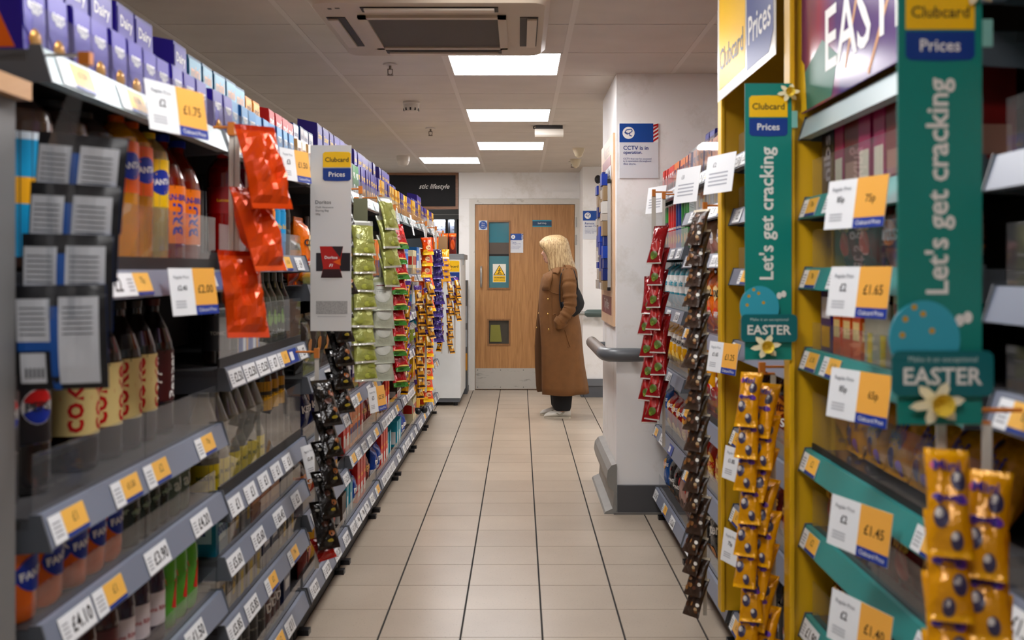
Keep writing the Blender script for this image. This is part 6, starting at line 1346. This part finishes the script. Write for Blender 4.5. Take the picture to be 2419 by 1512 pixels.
# sleeves
def sleeve(sy, name):
    path = [(374, 318, .13), (386, 342, .172), (392, 385, .2), (392, 440, .222), (396, 510, .232), (400, 560, .238), (392, 610, .244), (366, 650, .25), (338, 690, .25), (316, 718, .245), (318, 745, .235)]
    rad = [.042, .06, .07, .073, .071, .068, .066, .061, .055, .05, .045]
    P2, R2_ = [], []
    for i in range(len(path)-1):
        for q in range(6):
            t_ = q/6; P2.append([path[i][k]*(1-t_)+path[i+1][k]*t_ for k in range(3)]); 
            r_ = rad[i]*(1-t_)+rad[i+1]*t_; s_ = i+t_; R2_.append(r_*(1 + (.055*math.sin(s_*6.4) + .035*math.sin(s_*10.7+1) if 2.2 < s_ < 8.5 else 0)))
    P2.append(list(path[-1])); R2_.append(rad[-1])
    b = MB(); b.tube([(XU(u)-OX, sy*y, ZV(v)) for u, v, y in P2], R2_, COAT, 20, sy=.82); s = build(b, name, coat)
    b = MB(); b.tube([(XU(338)-OX, sy*.25, ZV(690)), (XU(326)-OX, sy*.249, ZV(705)), (XU(314)-OX, sy*.247, ZV(722))], [.061, .06, .056], COAT, 20, sy=.86); build(b, 'cuff', coat)
    b = MB(); c = [(XU(374)-OX, sy*.12, ZV(292)), (XU(382)-OX, sy*.15, ZV(294)), (XU(388)-OX, sy*.185, ZV(302)), (XU(390)-OX, sy*.215, ZV(318))]; rr2 = [[(x+dx_, y, z+dz_) for dx_, dz_ in ((-.024, 0), (.024, 0), (.024, .012), (-.024, .012))] for x, y, z in c]; b.rings(rr2, COAT, smooth=False); build(b, 'epaulette', coat)
sleeve(-1, 'sleeve'); sleeve(1, 'sleeve')
# trousers and shoes
TR = mat('#121215', .9)
for sy, u0, nm in ((-.07, 344, 'near'), (.075, 336, 'far')):
    b = MB(); b.rings([[(XU(u0)-OX + rx*math.cos(2*math.pi*i/20) + dx_, sy + ry*math.sin(2*math.pi*i/20), z) for i in range(20)] for z, rx, ry, dx_ in ((.068, .068, .06, .006), (.1, .082, .07, .0), (.2, .092, .08, 0), (.4, .095, .085, .0), (.65, .1, .09, .0), (.78, .12, .09, .01))], TR); build(b, 'trouser_leg', woman)
SHO = mat('#cfcac0', .6, var=.1, vs_=20); SOL = mat('#b5ab9a', .7); SST = mat('#8d8878', .6)
for sy, u0, z0 in ((-.075, 208, 0), (.11, 181, 0)):
    o = empty('shoe'); o.parent = woman; o.location = (XU(u0)-OX, sy, z0)
    b = MB(); Lh = .238
    def outl(t_): return .014 + .034*math.sin(math.pi*min(1, t_*1.15+.08))**.6 if t_ < .55 else .034 + .004*math.cos((t_-.55)*6)
    sec = [0, .04, .1, .2, .35, .5, .65, .8, .92, 1.0]
    wds = [.012, .028, .038, .044, .045, .04, .036, .036, .032, .016]; hts = [.024, .036, .046, .056, .066, .084, .098, .1, .098, .085]
    RRs = []
    for t_, w_, h_ in zip(sec, wds, hts):
        RRs.append([(t_*Lh, w_*math.cos(a)*(1 if math.sin(a) < .3 else .8), .012 + (h_-.012)*(.5+.5*math.sin(a))) for a in [2*math.pi*i/16 for i in range(16)]])
    b.rings(RRs, SHO); build(b, 'shoe_upper', o)
    b = MB(); pts = [(t_*Lh, -(w_+.003)) for t_, w_ in zip(sec, wds)] + [(t_*Lh, w_+.003) for t_, w_ in reversed(list(zip(sec, wds)))]; b.prism(pts, 0, .016, SOL); build(b, 'sole', o)
    b = MB(); b.add([(.13, -.0425, .03), (.16, -.041, .03), (.185, -.039, .06), (.165, -.038, .06)], [(0,1,2,3)], SST); b.add([(.1, -.044, .05), (.118, -.043, .05), (.15, -.042, .03), (.135, -.043, .03)], [(0,1,2,3)], SST); build(b, 'side_stripe', o)
    b = MB()
    for q in range(4): b.tube([(.085+.018*q, -.02, .055+.008*q), (.085+.018*q, 0, .06+.009*q), (.085+.018*q, .02, .055+.008*q)], .0025, WHITE, 5)
    build(b, 'laces', o)
# shoulder bag hanging under the near arm
BG = mat('#0f0f12', .7)
sb_ = empty('shoulder_bag', T(.37, PYC, 0)); tag(sb_, 'black slouchy shoulder bag hanging at the woman\'s side', 'bag')
out = [(330, 560), (326, 590), (345, 625), (385, 655), (430, 668), (470, 642), (498, 602), (506, 565), (492, 515), (470, 468), (452, 438), (440, 470), (420, 520), (380, 548)]
b = MB(); cxu, cvv = 430, 570; RRs = []
for y, k in ((-.268, .55), (-.262, .85), (-.24, 1), (-.215, 1), (-.2, .85)):
    RRs.append([(XU(cxu+(u-cxu)*k)-OX, y + .03, ZV(cvv+(v-cvv)*k)) for u, v in out])
b.rings(RRs, BG); build(b, 'bag_body', sb_)
b = MB(); b.tube([(XU(330)-OX, -.225, ZV(600)), (XU(322)-OX, -.222, ZV(540)), (XU(322)-OX, -.216, ZV(440)), (XU(330)-OX, -.205, ZV(360)), (XU(350)-OX, -.165, ZV(318)), (XU(372)-OX, -.142, ZV(300)), (XU(402)-OX, -.145, ZV(298)), (XU(430)-OX, -.175, ZV(330)), (XU(452)-OX, -.2, ZV(400)), (XU(456)-OX, -.225, ZV(470))], .011, BG, 8, sy=.5); build(b, 'strap', sb_)
